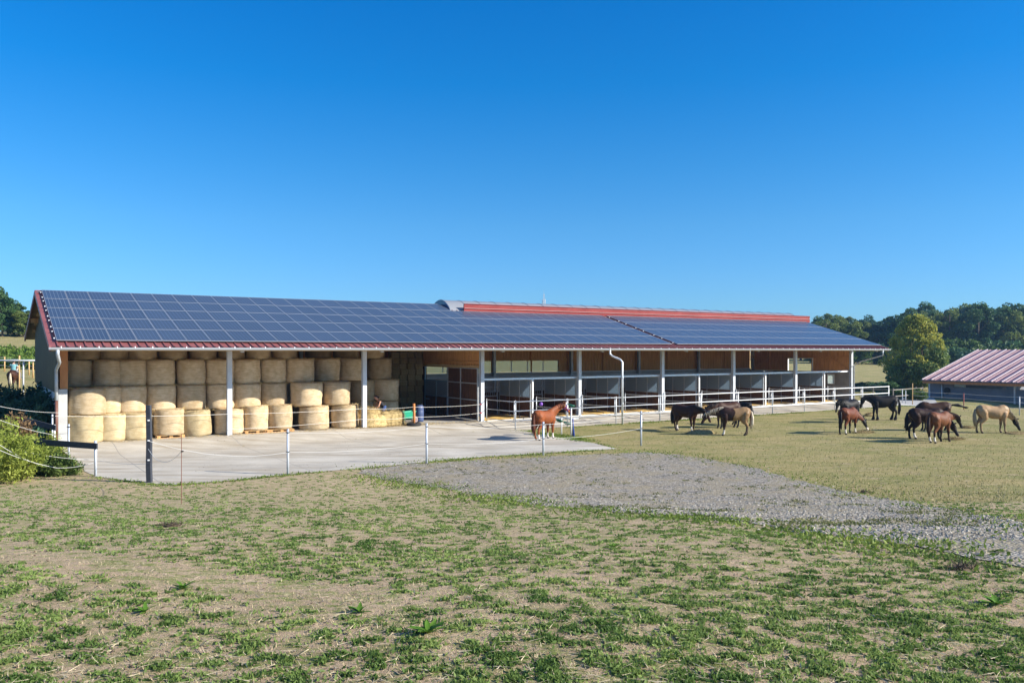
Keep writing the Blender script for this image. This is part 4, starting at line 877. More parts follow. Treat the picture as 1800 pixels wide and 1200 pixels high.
    # mane: locks falling from the crest
    rd = random.Random(int(px)); m = MB(); cr = [base + Vector((0, 0, .26)), q1 + Vector((0, 0, .245)), mid + Vector((0, 0, .175)), mid2 + Vector((0, 0, .14)), poll + up * .09]
    if pose in ('graze', 'low'):
        nn_ = (poll - base).normalized(); u2 = Vector((-nn_.z, 0, nn_.x)); cr = [base + u2 * .27, q1 + u2 * .24, mid + u2 * .165, mid2 + u2 * .12, poll + up * .09]
    for i in range(46):
        f = i / 45 * 3.99; k = int(f); a = cr[k].lerp(cr[k + 1], f - k); sy = -1 if i % 3 else 1; L = rd.uniform(.16, .27); w_ = rd.uniform(.03, .045)
        m.tube([a + Vector((0, 0, .012)), a + Vector((rd.uniform(-.02, .02), .075 * sy, -.03)), a + Vector((rd.uniform(-.04, .04), (.10 + rd.random() * .02) * sy, -L))], [w_ * .8, w_, .006], 5, flat=[.02, .016, .005])
    for i in range(6): a = poll + up * .10; m.tube([a, a + hd * .12 + up * .02 + Vector((0, rd.uniform(-.03, .03), 0)), a + hd * rd.uniform(.18, .28) - up * .0 + Vector((0, rd.uniform(-.05, .05), 0))], [.02, .018, .004], 5)
    m.build('mane', hairm, t, True)
    m = MB(); r0 = Vector((-.86, 0, 1.27)); ofs = [0] * 9
    for i in range(14):
        dy = rd.uniform(-.05, .05); dx = rd.uniform(-.05, .04); L = rd.uniform(.85, 1.05)
        if tailfly: pts = [r0, r0 + Vector((-.12, dy * .4, .03)), r0 + Vector((-.38, dy, .02 + dx)), r0 + Vector((-.75 * tailfly + dx, dy * 2 + .05, -.12 + dy))]
        else: pts = [r0, r0 + Vector((-.085, dy * .3, -.07)), r0 + Vector((-.13 + dx * .6, dy, -.35)), r0 + Vector((-.11 + dx, dy * 1.4, -.65)), r0 + Vector((-.06 + dx * 1.6, dy * .8, -L + .05))]
        m.tube(pts, [.035, .045] + [.05] * (len(pts) - 3) + [.006], 6)
    m.build('tail', hairm, t, True)
    m = MB()
    for sy in (-1, 1):
        c = poll + hd * .17 + up * .045 + Vector((0, .077 * sy, 0)); m.lathe([(0, -.018), (.014, -.012), (.018, 0), (.014, .012), (0, .018)], 8, c)
    m.build('eyes', mat('dark eye', (.01, .008, .006), .1), b, True)
    if halter:
        m = MB()
        for a_, rr, cc in ((.10, .155, .105), (.34, .10, .075)):
            c0 = poll + hd * a_ - up * .015; m.tube([c0 + up * (rr * math.cos(x)) + Vector((0, cc * math.sin(x), 0)) for x in np.linspace(0, 6.283, 17)], .012, 5, cap=False)
        for sy in (-1, 1): m.tube([poll + hd * .12 + Vector((0, .10 * sy, 0)) - up * .06, poll + hd * .34 + Vector((0, .075 * sy, 0)) - up * .03], .012, 5)
        m.build('halter', halter, t, True)
    return t
purple = mat('purple webbing', (.10, .03, .35), .6)
chestnut = coat('chestnut', (.36, .10, .03)); bay = coat('red bay', (.20, .058, .022)); dkbrown = coat('dark brown', (.045, .018, .012)); brown = coat('brown', (.075, .028, .014)); black = coat('black', (.012, .010, .011), .6)
dun = coat('dun', (.42, .26, .13), .5); palo = coat('palomino', (.60, .38, .20), .5); blond = coat('blond hair', (.95, .82, .62), .6); flax = coat('flaxen chestnut hair', (.13, .04, .02), .6); palehair = coat('pale tail hair', (.50, .40, .26), .6)
horse(958, 772, 52, chestnut, chestnut, flax, 'chestnut horse with purple halter and white sock standing on the concrete yard', 'halfup', .98, socks=(2, 0, 1), halter=purple, blaze=True, turn=-28, step=(.02, -.04, 0, .12))
horse(1206, 758, -52, brown, dkbrown, HAIR_BLK, 'brown horse eating with head lowered, left of the hay heap in the shade', 'low', .98, socks=(0, 3), step=(.05, -.05, .1, -.05))
horse(1289, 765, 180, dun, coat('dun leg', (.13, .09, .06)), blond, 'dun pony with dark forehand and blond tail, right of the hay heap', 'low', .98, socks=(0, 1), fore=dkbrown, step=(0, .08, -.06, .1))
horse(1277, 752, 205, brown, HAIR_BLK, HAIR_BLK, 'bay horse with black mane and brown rump behind the dun pony', 'low', 1.0)
horse(1301, 747, 120, black, black, HAIR_BLK, 'black horse mostly hidden behind the rump of the dun pony', 'graze', .92)
horse(1492, 762, 42, bay, HAIR_BLK, HAIR_BLK, 'bright bay horse seen from behind, grazing with black tail and one white hind sock', 'graze', .93, socks=(2, 0), turn=-35, step=(.05, -.05, .05, -.08), muzzle='h')
horse(1492, 743, 215, black, black, HAIR_BLK, 'small black horse standing behind the grazing bright bay', 'down', .95)
horse(1552, 738, 180, black, black, HAIR_BLK, 'black horse with feathered legs and wavy tail near the right end of the pipe fence', 'down', 1.03, belly=1.05, step=(.08, -.06, .1, 0), feather=True)
horse(1640, 757, 178, coat('dark bay', (.07, .028, .014)), HAIR_BLK, HAIR_BLK, 'dark bay horse behind the others flicking its black tail to the right', 'graze', 1.06, tailfly=1.1, muzzle=None)
horse(1631, 771, -4, dkbrown, HAIR_BLK, HAIR_BLK, 'very dark brown horse with a white hind sock, left of the clustered chestnut', 'graze', 1.02, socks=(2,), step=(0, .1, .04, -.12))
horse(1652, 777, 34, coat('light chestnut', (.22, .08, .032)), dkbrown, dkbrown, 'light chestnut horse with dark head and white hind socks, foremost of the right cluster', 'low', .98, socks=(2, 3), muzzle='h', turn=-15, step=(.12, -.12, 0, .1))
horse(1747, 761, -3, palo, coat('palomino leg', (.36, .24, .13)), palehair, 'pale palomino horse grazing at the right edge before the grey shed', 'graze', 1.0, muzzle='h', step=(.05, -.06, .0, -.12), turn=10)
# ---------------------------------------------------------------- people
skin_m = mat('skin', (.45, .22, .15), .6, 0, (.52, .28, .19), 4)
def person(t, J, hair_m, skinm, garments):
    """J: joints; one continuous body with head and five-fingered hands; garments: list (name, material, [tubes])"""
    m = MB(); H, N = Vector(J['head']), Vector(J['neck']); pel = Vector(J['pelvis']); f = Vector(J.get('face', (1, 0, 0))).normalized(); upv = (H - N).normalized()
    side = Vector(J['side']).normalized(); ch = pel.lerp(N, .68)
    m.tube([pel - (N - pel).normalized() * .08, pel, pel.lerp(N, .35), ch, N - (N - pel).normalized() * .03, N], [.08, .115, .095, .115, .07, .045], 14, flat=[.12, .165, .13, .17, .12, .055], side=side)
    m.tube([N - upv * .05, N + upv * .04, H - upv * .05], [.058, .05, .055], 10)
    m.tube([H - upv * .115, H - upv * .07 + f * .015, H, H + upv * .06, H + upv * .115, H + upv * .13], [.03, .075, .098, .095, .055, .02], 14, flat=[.03, .058, .075, .074, .045, .02], side=side)
    m.tube([H + f * .085 + upv * .01, H + f * .118 - upv * .02, H + f * .09 - upv * .035], [.012, .018, .012], 6)
    for sy in (-1, 1): c = H + side * .078 * sy - upv * .005; m.tube([c - upv * .03, c + upv * .03], [.012, .016], 6)
    for k in (0, 1):
        sh, el, wr = (Vector(v) for v in J['arm'][k]); m.tube([sh, sh.lerp(el, .4), el, el.lerp(wr, .3), wr], [.062, .05, .042, .041, .028], 10)
        d = (wr - el).normalized(); pw = d.cross(f if abs(d.dot(f)) < .9 else upv).normalized()
        m.tube([wr, wr + d * .05, wr + d * .095], [.024, .022, .018], 8, flat=[.028, .042, .040], side=pw)
        for i in range(4):
            a = wr + d * .085 + pw * (.03 - .02 * i); L = (.07, .08, .074, .058)[i]; c = d.cross(pw); m.tube([a, a + d * L * .5 + c * .006, a + d * L * .9 + c * .028], [.0095, .009, .007], 6)
        a = wr + d * .03 + pw * .036; m.tube([a, a + d * .03 + pw * .022, a + d * .06 + pw * .026], [.012, .010, .008], 6)
        hp, kn, an, toe = (Vector(v) for v in J['leg'][k]); m.tube([hp, hp.lerp(kn, .4), kn, kn.lerp(an, .3), an], [.095, .08, .058, .057, .035], 10); m.tube([an, an.lerp(toe, .4) - Vector((0, 0, .02)), toe], [.035, .035, .022], 8, flat=[.035, .042, .035])
    b = link('body', remeshed('body', m, .011, [skinm], lambda c: np.zeros(len(c)), 1), t)
    m = MB()
    for sy in (-1, 1): m.lathe([(0, -.010), (.010, 0), (0, .010)], 6, H + f * .088 + upv * .012 + side * .03 * sy)
    m.build('eyes', mat('dark eye', (.01, .008, .006), .1), b)
    m = MB(); hb = H - f * .012 + upv * .022; m.tube([hb - upv * .09 - f * .05, hb - upv * .03 - f * .03, hb + upv * .03 - f * .008, hb + upv * .09, hb + upv * .118], [.045, .085, .104, .075, .03], 14, flat=[.045, .075, .084, .062, .03], side=side)
    for tb in J.get('bun', []): m.tube([Vector(tb[0]), Vector(tb[1])], [.045, .03], 8)
    m.build('hair', hair_m, t, True)
    for nm, gm2, tubes in garments:
        m = MB()
        for pts, rs, fl in tubes: m.tube(pts, rs, 14, flat=fl, side=side)
        vox = link(nm, remeshed(nm, m, .02, [gm2], lambda c: np.zeros(len(c)), 2), t)
dkhair = mat('dark brown hair', (.02, .012, .01), .5)
# woman bending over the hay (local x = the way she faces)
p = at_sq(671, 1.45); t = thing('person', (p[0], p[1], FL), R(205), 'woman in dark tank top and blue trousers bending forward over the hay', 'person')
pel = (-.12, 0, .92); nk = (.20, 0, 1.30)
J = dict(pelvis=pel, neck=nk, head=(.31, 0, 1.43), face=(.85, .35, -.35), side=(0, 1, 0), arm=[((.13, -.17, 1.25), (.26, -.22, .99), (.42, -.12, .80)), ((.13, .17, 1.25), (.24, .24, .98), (.44, .14, .82))],
         leg=[((-.12, -.09, .90), (-.02, -.11, .48), (-.12, -.11, .09), (.06, -.12, .03)), ((-.12, .09, .90), (.06, .12, .49), (.02, .12, .09), (.20, .13, .03))], bun=[((.22, 0, 1.47), (.14, 0, 1.44))])
def V3(*a): return Vector(a)
tk = mat('black tank top', (.015, .015, .02), .8); tr_ = mat('blue work trousers', (.03, .07, .22), .85)
person(t, J, dkhair, skin_m, [('tank_top', tk, [([V3(-.14, 0, .90), V3(-.03, 0, 1.03), V3(.10, 0, 1.18), V3(.17, 0, 1.26)], [.125, .11, .128, .09], [.17, .145, .178, .12])]),
    ('trousers', tr_, [([V3(-.16, 0, .86), V3(-.12, 0, .93), V3(-.10, 0, .98)], [.12, .13, .12], [.16, .18, .17])] + [([Vector(l_[0]) + V3(0, 0, .02), Vector(l_[0]).lerp(Vector(l_[1]), .4), Vector(l_[1]), Vector(l_[1]).lerp(Vector(l_[2]), .5), Vector(l_[2]) + V3(0, 0, .02)], [.11, .098, .078, .072, .062], None) for l_ in J['leg']])])
for l_ in J['leg']: m = MB(); a, b = Vector(l_[2]), Vector(l_[3]); m.tube([a + V3(-.05, 0, -.045), a + V3(.03, 0, -.03), b + V3(.03, 0, .01)], [.045, .05, .03], 8, flat=[.04, .048, .045]); m.build('shoe', dark, t, True)
# rider far left, seen from behind on a brown horse with a pale tail
hz = at_depth(26, 662, 62); px_, Yr = 26, 62.0; gz = g((26 - 900) / FPX * Yr, Yr)
def horse_at(px, Y, **k):
    global ray
    x = (px - 900) / FPX * Y; old = ray; ray = lambda a, b: Vector((x, Y, g(x, Y)))
    t = horse(px, 0, **k); ray = old; return t
rh = horse_at(24, 62, heading=108, coatm=brown, legm=HAIR_BLK, hairm=blond, label='brown horse with pale tail carrying the rider behind the barn at the left edge', pose='up', size=1.0); rh['group'] = 'ridden horse'; del rh['group']
base_ = rh.location.copy(); t = thing('person', base_, R(108), 'rider in a pale teal shirt seen from behind at the left edge', 'person')
J = dict(pelvis=(-.05, 0, 1.50), neck=(-.03, 0, 2.00), head=(0, 0, 2.14), face=(1, 0, 0), side=(0, 1, 0), arm=[((-.03, -.19, 1.92), (.06, -.27, 1.67), (.28, -.12, 1.60)), ((-.03, .19, 1.92), (.06, .27, 1.67), (.28, .12, 1.60))],
         leg=[((-.02, -.12, 1.48), (.30, -.36, 1.22), (.14, -.40, .82), (.30, -.42, .80)), ((-.02, .12, 1.48), (.30, .36, 1.22), (.14, .40, .82), (.30, .42, .80))])
teal = mat('pale teal shirt', (.16, .36, .40), .8); gry = mat('grey riding trousers', (.20, .20, .22), .85)
person(t, J, dkhair, skin_m, [('shirt', teal, [([V3(-.05, 0, 1.46), V3(-.05, 0, 1.62), V3(-.04, 0, 1.84), V3(-.03, 0, 1.95)], [.13, .12, .135, .08], [.175, .155, .19, .13])] + [([V3(-.03, .17 * s, 1.92), V3(.02, .24 * s, 1.78)], [.075, .06], None) for s in (-1, 1)]),
    ('trousers', gry, [([V3(-.05, 0, 1.44), V3(-.05, 0, 1.52)], [.13, .12], [.19, .17])] + [([Vector(l_[0]), Vector(l_[1]), Vector(l_[2])], [.11, .075, .055], None) for l_ in J['leg']])])
m = MB(); m.tube([(-.36, 0, 1.47), (-.18, 0, 1.455), (.05, 0, 1.43), (.26, 0, 1.50)], [.05, .05, .05, .06], 10, flat=[.16, .22, .2, .12], side=(0, 1, 0)); m.build('saddle', mat('saddle leather', (.05, .02, .012), .5), rh, True)
# ---------------------------------------------------------------- leaf helpers
def leaf_cloud(C, size, seed, elong=1.6, up=0.0):
    """one small diamond leaf-spray per point"""
    rg = np.random.default_rng(seed); n = len(C); a = rg.normal(size=(n, 3)); a[:, 2] += up; a /= np.linalg.norm(a, axis=1)[:, None]
    b = np.cross(a, rg.normal(size=(n, 3))); b /= np.linalg.norm(b, axis=1)[:, None]; s = size * rg.uniform(.6, 1.4, n)[:, None]
    V = np.stack([C - a * s * elong * .5, C + b * s * .42, C + a * s * elong * .5, C - b * s * .42], 1).reshape(-1, 3); return V, np.arange(4 * n).reshape(-1, 4)
def crown_points(seed, n, rx, ry, rz, nclump, cr, shape='round', zc=0):
    rg = np.random.default_rng(seed); out = []
    for i in range(nclump):
        d = rg.normal(size=3); d /= np.linalg.norm(d); r = rg.uniform(.25, .86) ** .6
        c = d * r
        if shape == 'cone': z = rg.uniform(-1, 1); w_ = (1 - (z + 1) / 2) ** .6 * .95 + .12; w_ *= min(1, (z + 1.25) * 1.6); a = rg.uniform(0, 6.283); k = rg.uniform(.4, 1) ** .5; c = np.array([math.cos(a) * w_ * k, math.sin(a) * w_ * k, z])
        k = int(n / nclump * rg.uniform(.5, 1.5)); R_ = cr * rg.uniform(.6, 1.3)
        p = rg.normal(size=(k, 3)); p /= np.linalg.norm(p, axis=1)[:, None]; p *= (rg.uniform(.3, 1, (k, 1)) ** .4) * R_; p[:, 2] *= .75
        out.append(p + c * np.array([rx, ry, rz]) + [0, 0, zc])
    return np.concatenate(out)
bark = mat('tree bark', (.07, .055, .04), .9, 0, (.14, .11, .08), 6, 6, bump=.4)
def trunk_mesh(name, h, r, seed, nb=7, lean=.3, spread=2.0):
    rd = random.Random(seed); m = MB(); top = Vector((rd.uniform(-lean, lean), rd.uniform(-lean, lean), h)); m.tube([(0, 0, -.3), Vector((0, 0, h * .15)), top * .5, top], [r * 1.35, r, r * .75, r * .25], 9)
    for i in range(nb):
        f = rd.uniform(.35, .9); a = rd.uniform(0, 6.28); s = top * f; e = s + Vector((math.cos(a) * spread * (1.2 - f), math.sin(a) * spread * (1.2 - f), h * .22)); m.tube([s, s.lerp(e, .5) + Vector((0, 0, .1)), e], [r * .4 * (1.2 - f), r * .28 * (1.2 - f), r * .08], 6)
    return m.mesh(name, bark, True)
wood_l = leafmat('woodland leaves', (.035, .10, .04), (.11, .19, .06), .3, .25)
wood_l2 = leafmat('turning woodland leaves', (.09, .15, .035), (.23, .27, .07), .35, .3)
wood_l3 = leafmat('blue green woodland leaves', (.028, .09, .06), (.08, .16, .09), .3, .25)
# ---- woodland beyond the meadow on the right, hedge trees on the left
TV = []
for k in range(7):
    h = 1.0; P = crown_points(k, 9000, 4.1, 4.1, 5.4, 42, 1.2, 'round', 8.2); V, F = leaf_cloud(P, .32, k)
    P2 = crown_points(k + 50, 900, 3.4, 3.4, 3.0, 14, 1.2, 'round', 3.6); V2, F2 = leaf_cloud(P2, .42, k)
    V = np.concatenate([V, V2]); F = np.concatenate([F, F2 + len(P) * 4])
    TV.append((np_mesh('crown', V, F, [[wood_l, wood_l2, wood_l3, wood_l, wood_l3, wood_l2, wood_l][k]]), trunk_mesh('trunk', 11.5, .30, k, 8, .8, 3.5)))
def far_tree(x, y, sc, k, rz, lb, grp, sx=1.0):
    t = thing('tree', (x, y, g(x, y) - .1), rz, lb, 'tree', grp); t.scale = (sc * sx, sc * sx, sc); link('crown', TV[k][0], t); link('trunk', TV[k][1], t); return t
rd = random.Random(11)
def sky_h(px):  # height of the wood's top edge in the photograph
    return float(np.interp(px, [1390, 1440, 1480, 1500, 1540, 1560, 1590, 1612, 1640, 1665, 1690, 1720, 1760, 1800, 1900, 2100], [562, 553, 549, 552, 554, 548, 542, 534, 531, 532, 530, 529, 530, 531, 534, 540]))
xs_front = [1408, 1430, 1452, 1474, 1497, 1518, 1541, 1562, 1584, 1597, 1616, 1650, 1672, 1694, 1714, 1736, 1757, 1779, 1800, 1824, 1850]
kinds = ['dark', 'olive', 'blue green', 'dark', 'blue green', 'olive', 'dark']
def rank_lbl(i, row): return ('crown showing in the front row of the wood' if row == 0 else 'crown rising in the back row of the wood')
for row, (Yd, off) in enumerate(((185, 0), (205, 10))):
    for i, px in enumerate(xs_front):
        x_ = px + off + rd.uniform(-4, 4); Y = Yd + rd.uniform(-7, 7); X = (x_ - 900) / FPX * Y; topz = CAM_H + (YH - sky_h(x_) - (0 if row else 6) + rd.uniform(-5, 4)) / FPX * Y; h = topz - g(X, Y); k = rd.randrange(7)
        if i in (9, 10): h *= 1.02
        far_tree(X, Y, h / 13.6, k, rd.uniform(0, 6.28), f'{kinds[k]} {"front" if row == 0 else "back"}-row tree of the far wood, {ORD[i]} from its left end', 'trees of the wood beyond the meadow', rd.uniform(.85, 1.1))
bush_mesh = []
for k in range(4):
    P = crown_points(80 + k, 2600, 1.5, 1.5, 1.0, 22, .62, 'round', 1.1); V, F = leaf_cloud(P, .20, k); bush_mesh.append(np_mesh('foliage', V, F, [[wood_l2, wood_l, leafmat('fresh bush leaves', (.05, .10, .02), (.13, .20, .04), .3, .8), wood_l3][k]]))
def bush(x, y, sc, k, lb, grp, sz=1.0, z=None):
    t = thing('bush', (x, y, (g(x, y) if z is None else z) - .05), rd.uniform(0, 6.28), lb, 'bush', grp); t.scale = (sc, sc, sc * sz); link('foliage', bush_mesh[k], t)
    m = MB(); rr = random.Random(int(x * 7)); 
    for i in range(5): a = rr.uniform(0, 6.28); m.tube([(0, 0, -.1), (math.cos(a) * .25, math.sin(a) * .25, .7), (math.cos(a) * .7, math.sin(a) * .7, 1.6)], [.05, .035, .012], 6)
    m.build('stem', bark, t, True); return t
for i, (px, Y, sc) in enumerate([(1440, 168, 2.2), (1475, 170, 1.7), (1508, 166, 2.1), (1545, 170, 1.9), (1585, 165, 1.5), (1672, 150, 1.9), (1688, 158, 2.6), (1706, 140, 1.6), (1735, 150, 1.8), (1770, 160, 2.5), (1800, 155, 2.2)]):
    X = (px - 900) / FPX * Y; bush(X, Y, sc, i % 4, f'{["olive", "dark", "fresh green", "blue green"][i % 4]} bush at the foot of the wood, {ORD[i]} from the left', 'bushes at the foot of the wood')
# left hedge
for i, (px, Y, top, k) in enumerate([(-70, 118, 490, 0), (-35, 120, 498, 2), (-8, 122, 503, 3), (4, 119, 511, 0), (14, 124, 520, 2), (24, 121, 531, 6), (33, 122, 538, 0), (42, 120, 543, 5), (50, 121, 546, 2), (62, 128, 548, 3), (75, 130, 552, 0)]):
    X = (px - 900) / FPX * Y; h = CAM_H + (YH - top) / FPX * Y - g(X, Y); far_tree(X, Y, h / 13.6, k, i, f'{kinds[k]} tree of the left hill hedge, {ORD[i]} from the left', 'hedge trees on the left hill', .95 if i < 5 else 1.5)
# behind the barn, seen only from the side: a loose row
# the round yellow green tree between barn and shed
def near_tree():
    Y = 96; px = 1611; X = (px - 900) / FPX * Y; z = g(X, Y); t = thing('tree', (X, Y, z), 0, 'dense yellow green broad-cone tree between the barn and the low shed', 'tree'); H = CAM_H + (YH - 556) / FPX * Y - z
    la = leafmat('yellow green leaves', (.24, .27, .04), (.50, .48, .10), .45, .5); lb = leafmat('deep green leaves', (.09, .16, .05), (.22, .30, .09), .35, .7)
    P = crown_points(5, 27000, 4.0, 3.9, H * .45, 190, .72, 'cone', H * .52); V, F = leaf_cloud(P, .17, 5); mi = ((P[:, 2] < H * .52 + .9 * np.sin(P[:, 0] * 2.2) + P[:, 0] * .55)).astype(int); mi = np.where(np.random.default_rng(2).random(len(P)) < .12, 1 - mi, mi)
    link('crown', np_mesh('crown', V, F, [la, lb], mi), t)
    P = crown_points(9, 12000, 3.5, 3.2, 1.8, 80, .65, 'round', 2.1) + [-.6, 0, 0]; V, F = leaf_cloud(P, .17, 6); link('crown', np_mesh('crown', V, F, [lb]), t)
    m = MB()
    for i in range(4): a = i * 1.7; m.tube([(math.cos(a) * .2, math.sin(a) * .2, -.2), (math.cos(a) * .5, math.sin(a) * .4, 1.6), (math.cos(a) * .8, math.sin(a) * .7, 4), (math.cos(a) * .6, math.sin(a) * .5, H * .8)], [.16, .13, .09, .02], 8)
    m.build('trunk', bark, t, True)
near_tree()
for i, (px, Y, sc, k) in enumerate([(1548, 90, .75, 3), (1566, 88, .85, 1), (1580, 80, .6, 2), (1598, 79, .7, 2), (1614, 78, .55, 2), (1530, 94, .7, 1), (1515, 96, .6, 3)]):
    bush((px - 900) / FPX * Y, Y, sc, k, ['dark low bush behind the end of the barn', 'dark bush left of the yellow green tree', 'fresh weedy bush at the foot of the round tree, left', 'fresh weedy bush at the foot of the round tree, middle', 'fresh weedy bush beside the shed corner', 'dark scrub right of the last barn post', 'low scrub directly behind the last barn post'][i], 'scrub between barn and shed', .8)
# ---- bushes on the left bank
wil = leafmat('willow leaves', (.20, .26, .035), (.46, .52, .11), .4, 1.2); wild = leafmat('bramble leaves', (.06, .11, .022), (.18, .25, .06), .3, 1.5); dryl = leafmat('reddish dry leaves', (.16, .09, .05), (.30, .20, .10), .3, 1.5)
def bank_bush(px, py, Y, rx, h, n, mt, seed, lb, leaf=.05):
    p = at_depth(px, py, Y); z = g(p.x, p.y); t = thing('bush', (p.x, p.y, z - .03), 0, lb, 'bush', 'bushes on the left bank'); rg = np.random.default_rng(seed); st = []
    m = MB(); ns = 26
    for i in range(ns):
        a = rg.uniform(0, 6.28); r = rx * rg.uniform(.1, 1.05) ; hh = h * rg.uniform(.55, 1.05) * (1.1 - .45 * r / rx); b = np.array([math.cos(a) * r * .5, math.sin(a) * r * .5, 0]); e = np.array([math.cos(a) * r, math.sin(a) * r, hh]); mid = (b + e) / 2 + [0, 0, .15 * h]
        m.tube([b, mid, e], [.018, .012, .004], 5); k = int(n / ns); tt = rg.uniform(.1, 1, k)[:, None]; q = (1 - tt) ** 2 * b + 2 * tt * (1 - tt) * mid + tt ** 2 * e; st.append(q + rg.normal(0, .11 * rx ** .5, (k, 3)) * [1, 1, .8])
    P = np.concatenate(st); P[:, 2] = np.maximum(P[:, 2], .02); V, F = leaf_cloud(P, leaf, seed, 2.6, .5); link('foliage', np_mesh('foliage', V, F, [mt]), t); m.build('stem', bark, t, True)
bank_bush(34, 800, 27.6, 1.2, 1.55, 8500, wil, 1, 'big bright green willowy bush at the left edge before the black boards')
bank_bush(-5, 810, 26.5, 1.3, 1.9, 8000, wil, 2, 'bright green bush cut by the left edge of the picture')
bank_bush(78, 805, 28.6, .95, 1.0, 5000, wild, 3, 'dark leafy bush behind the long black board')
bank_bush(112, 808, 28.2, .65, .62, 3200, wild, 4, 'low leafy tuft at the corner of the concrete yard')
bank_bush(28, 740, 30.5, .8, 2.1, 4200, dryl, 5, 'reddish drying bush sticking up in front of the dark barn shade')
bank_bush(12, 760, 30.0, .9, 1.8, 4500, wil, 6, 'light green bush below the reddish drying one')
bank_bush(88, 760, 31.4, .6, 1.15, 2600, wil, 7, 'narrow upright green bush left of the white wall end')
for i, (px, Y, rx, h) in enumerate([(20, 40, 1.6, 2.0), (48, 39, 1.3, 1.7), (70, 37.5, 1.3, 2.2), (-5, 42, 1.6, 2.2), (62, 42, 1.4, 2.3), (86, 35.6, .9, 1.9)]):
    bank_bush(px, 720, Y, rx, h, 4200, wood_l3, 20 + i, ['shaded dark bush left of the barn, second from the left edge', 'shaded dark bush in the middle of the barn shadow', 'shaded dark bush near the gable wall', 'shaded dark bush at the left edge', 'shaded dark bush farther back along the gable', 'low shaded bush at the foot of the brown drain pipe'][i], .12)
# ---- left field fence, far rail
def field_post(x, y, h, lb, grp, m_=None, r=.05): z = g(x, y); t = thing('fence_post', (x, y, z), 0, lb, 'fence post', grp); m = MB(); m.tube([(0, 0, -.1), (0, 0, h)], r, 7); m.build('post', m_ or wood_pale, t, True); return Vector((x, y, z))
fpz = []
for i, (px, Y) in enumerate([(-40, 74), (8, 74), (34, 66), (51, 72), (58, 70), (72, 69)]):
    if px == 34: continue
    fpz.append(field_post((px - 900) / FPX * Y, Y, 1.35, f'pale timber post of the hill fence, {ORD[len(fpz)]} from the left', 'posts of the left hill fence', wood_pale, .06))
wr = thing('fence_wires', (0, 0, 0), 0, 'wires of the hill fence behind the barn', 'wire')
for z in (.55, .95, 1.28): rope(wr, [p + Vector((0, -.06, z)) for p in fpz], .02, .012, 'wire', tape_m, 3)
t = thing('rail_fence', (0, 0, 0), 0, 'grey steel tube rail behind the rider, left of the barn', 'fence'); a = at_depth(-60, 633, 53); b = at_depth(64, 633.5, 53)
m = MB(); m.tube([a, b], .06, 8); m.build('rail', galv_dk, t, True)
for px in (-50, 34, 41): q = at_depth(px, 633, 53.1); m = MB(); m.tube([(q.x, q.y, g(q.x, q.y) - .1), (q.x, q.y, q.z + (.3 if px == 34 else 0))], .05, 7); m.build('post', galv_dk if px != 34 else wood_pale, t, True)
# crop rows on the left hill
rg = np.random.default_rng(8); n = 16000; cx = rg.uniform(-75, -38, n); cy = rg.uniform(76, 92, n); cy = np.round(cy / 1.6) * 1.6 + rg.normal(0, .18, n); cz = G(cx, cy); V, F = leaf_cloud(np.column_stack([cx, cy, cz + rg.uniform(0, .9, n)]), .30, 3, 2, .6)
tag(link('crop_rows', np_mesh('crop_rows', V, F, [leafmat('crop leaves', (.07, .14, .02), (.18, .26, .05), .3, .5, vary=0)])), kind='stuff')
# ---- low shed at the right
E0 = at_depth(1622, 668, 82); sh = thing('shed', (E0.x, E0.y, 0), math.atan2(NN[1], NN[0]), 'low grey shed with a ribbed pale red metal roof at the right edge', 'shed')
# local x = along the eave towards the camera, y = away along the main barn direction
zg = -.95; ze = E0.z; LN, WD, RZ = 30., 10.7, 3.05
shroof = mat('faded pink red roof sheet', (.25, .12, .135), .45, .1, (.33, .19, .21), .8)
m = MB(); rib_sheet(-.1, LN, -.1, ze + .05, WD, ze + RZ, .475, m, rib=.04); rf_ = m.build('roof', shroof, sh)
m = MB()
for i in range(32): x = .0 + i * .95; m.beam((x, -.12, ze + .10), (x, WD, ze + RZ + .05), .075, .07)
m.build('rib_glare_caps', mat('rib cap with painted glare', (.60, .52, .55), .35, .2), rf_)  # pale caps put the sun glare on the ribs into colour
m = MB(); rib_sheet(-.1, LN, WD, ze + RZ, 2 * WD, ze + .05, .95, m, rib=.06); m.build('roof', shroof, sh)
m = MB(); m.box((-.12, -.17, ze - .06), (LN, -.105, ze + .05)); m.build('gutter', mat('dark gutter', (.10, .09, .10), .5), sh)
m = MB(); m.box((0, -.03, ze - .30), (LN, .05, ze - .065)); m.prism([(0, ze - .3), (0, ze + .0), (WD, ze + RZ - .06), (2 * WD, ze - .0), (2 * WD, ze - .3), (WD, ze + RZ - .35)], 0, -.02, .04); m.build('fascia', wood_or, sh)
shw = mat('dark grey panels', (.14, .15, .18), .7, 0, (.19, .20, .23), 1)
m = MB(); m.box((.06, .9, zg - .5), (LN, 1.0, ze - .62)); m.box((.06, .9, ze - .62), (2.6, 1.0, ze - .1)); m.box((.06, 1.0, zg - .5), (.16, 2 * WD - .9, ze - .3)); m.box((7.2, .9, ze - .62), (7.5, 1.0, ze - .1)); m.build('wall', shw, sh)
m = MB(); m.box((2.6, 1.02, ze - .6), (3.7, 1.03, ze - .3)); m.build('pane', poly_white, sh)
m = MB()
for x in (8.2, 13, 18, 23, 28): m.box((x, .82, zg - .5), (x + .15, .97, ze - .1))
m.box((.12, .84, zg - .5), (.28, .899, ze - .12)); m.build('corner_post', galv_dk, sh)
m = MB(); m.tube([(1.5, .80, zg - .3), (1.5, .80, ze - .1)], .06, 8); m.build('downpipe', galv, sh, True)
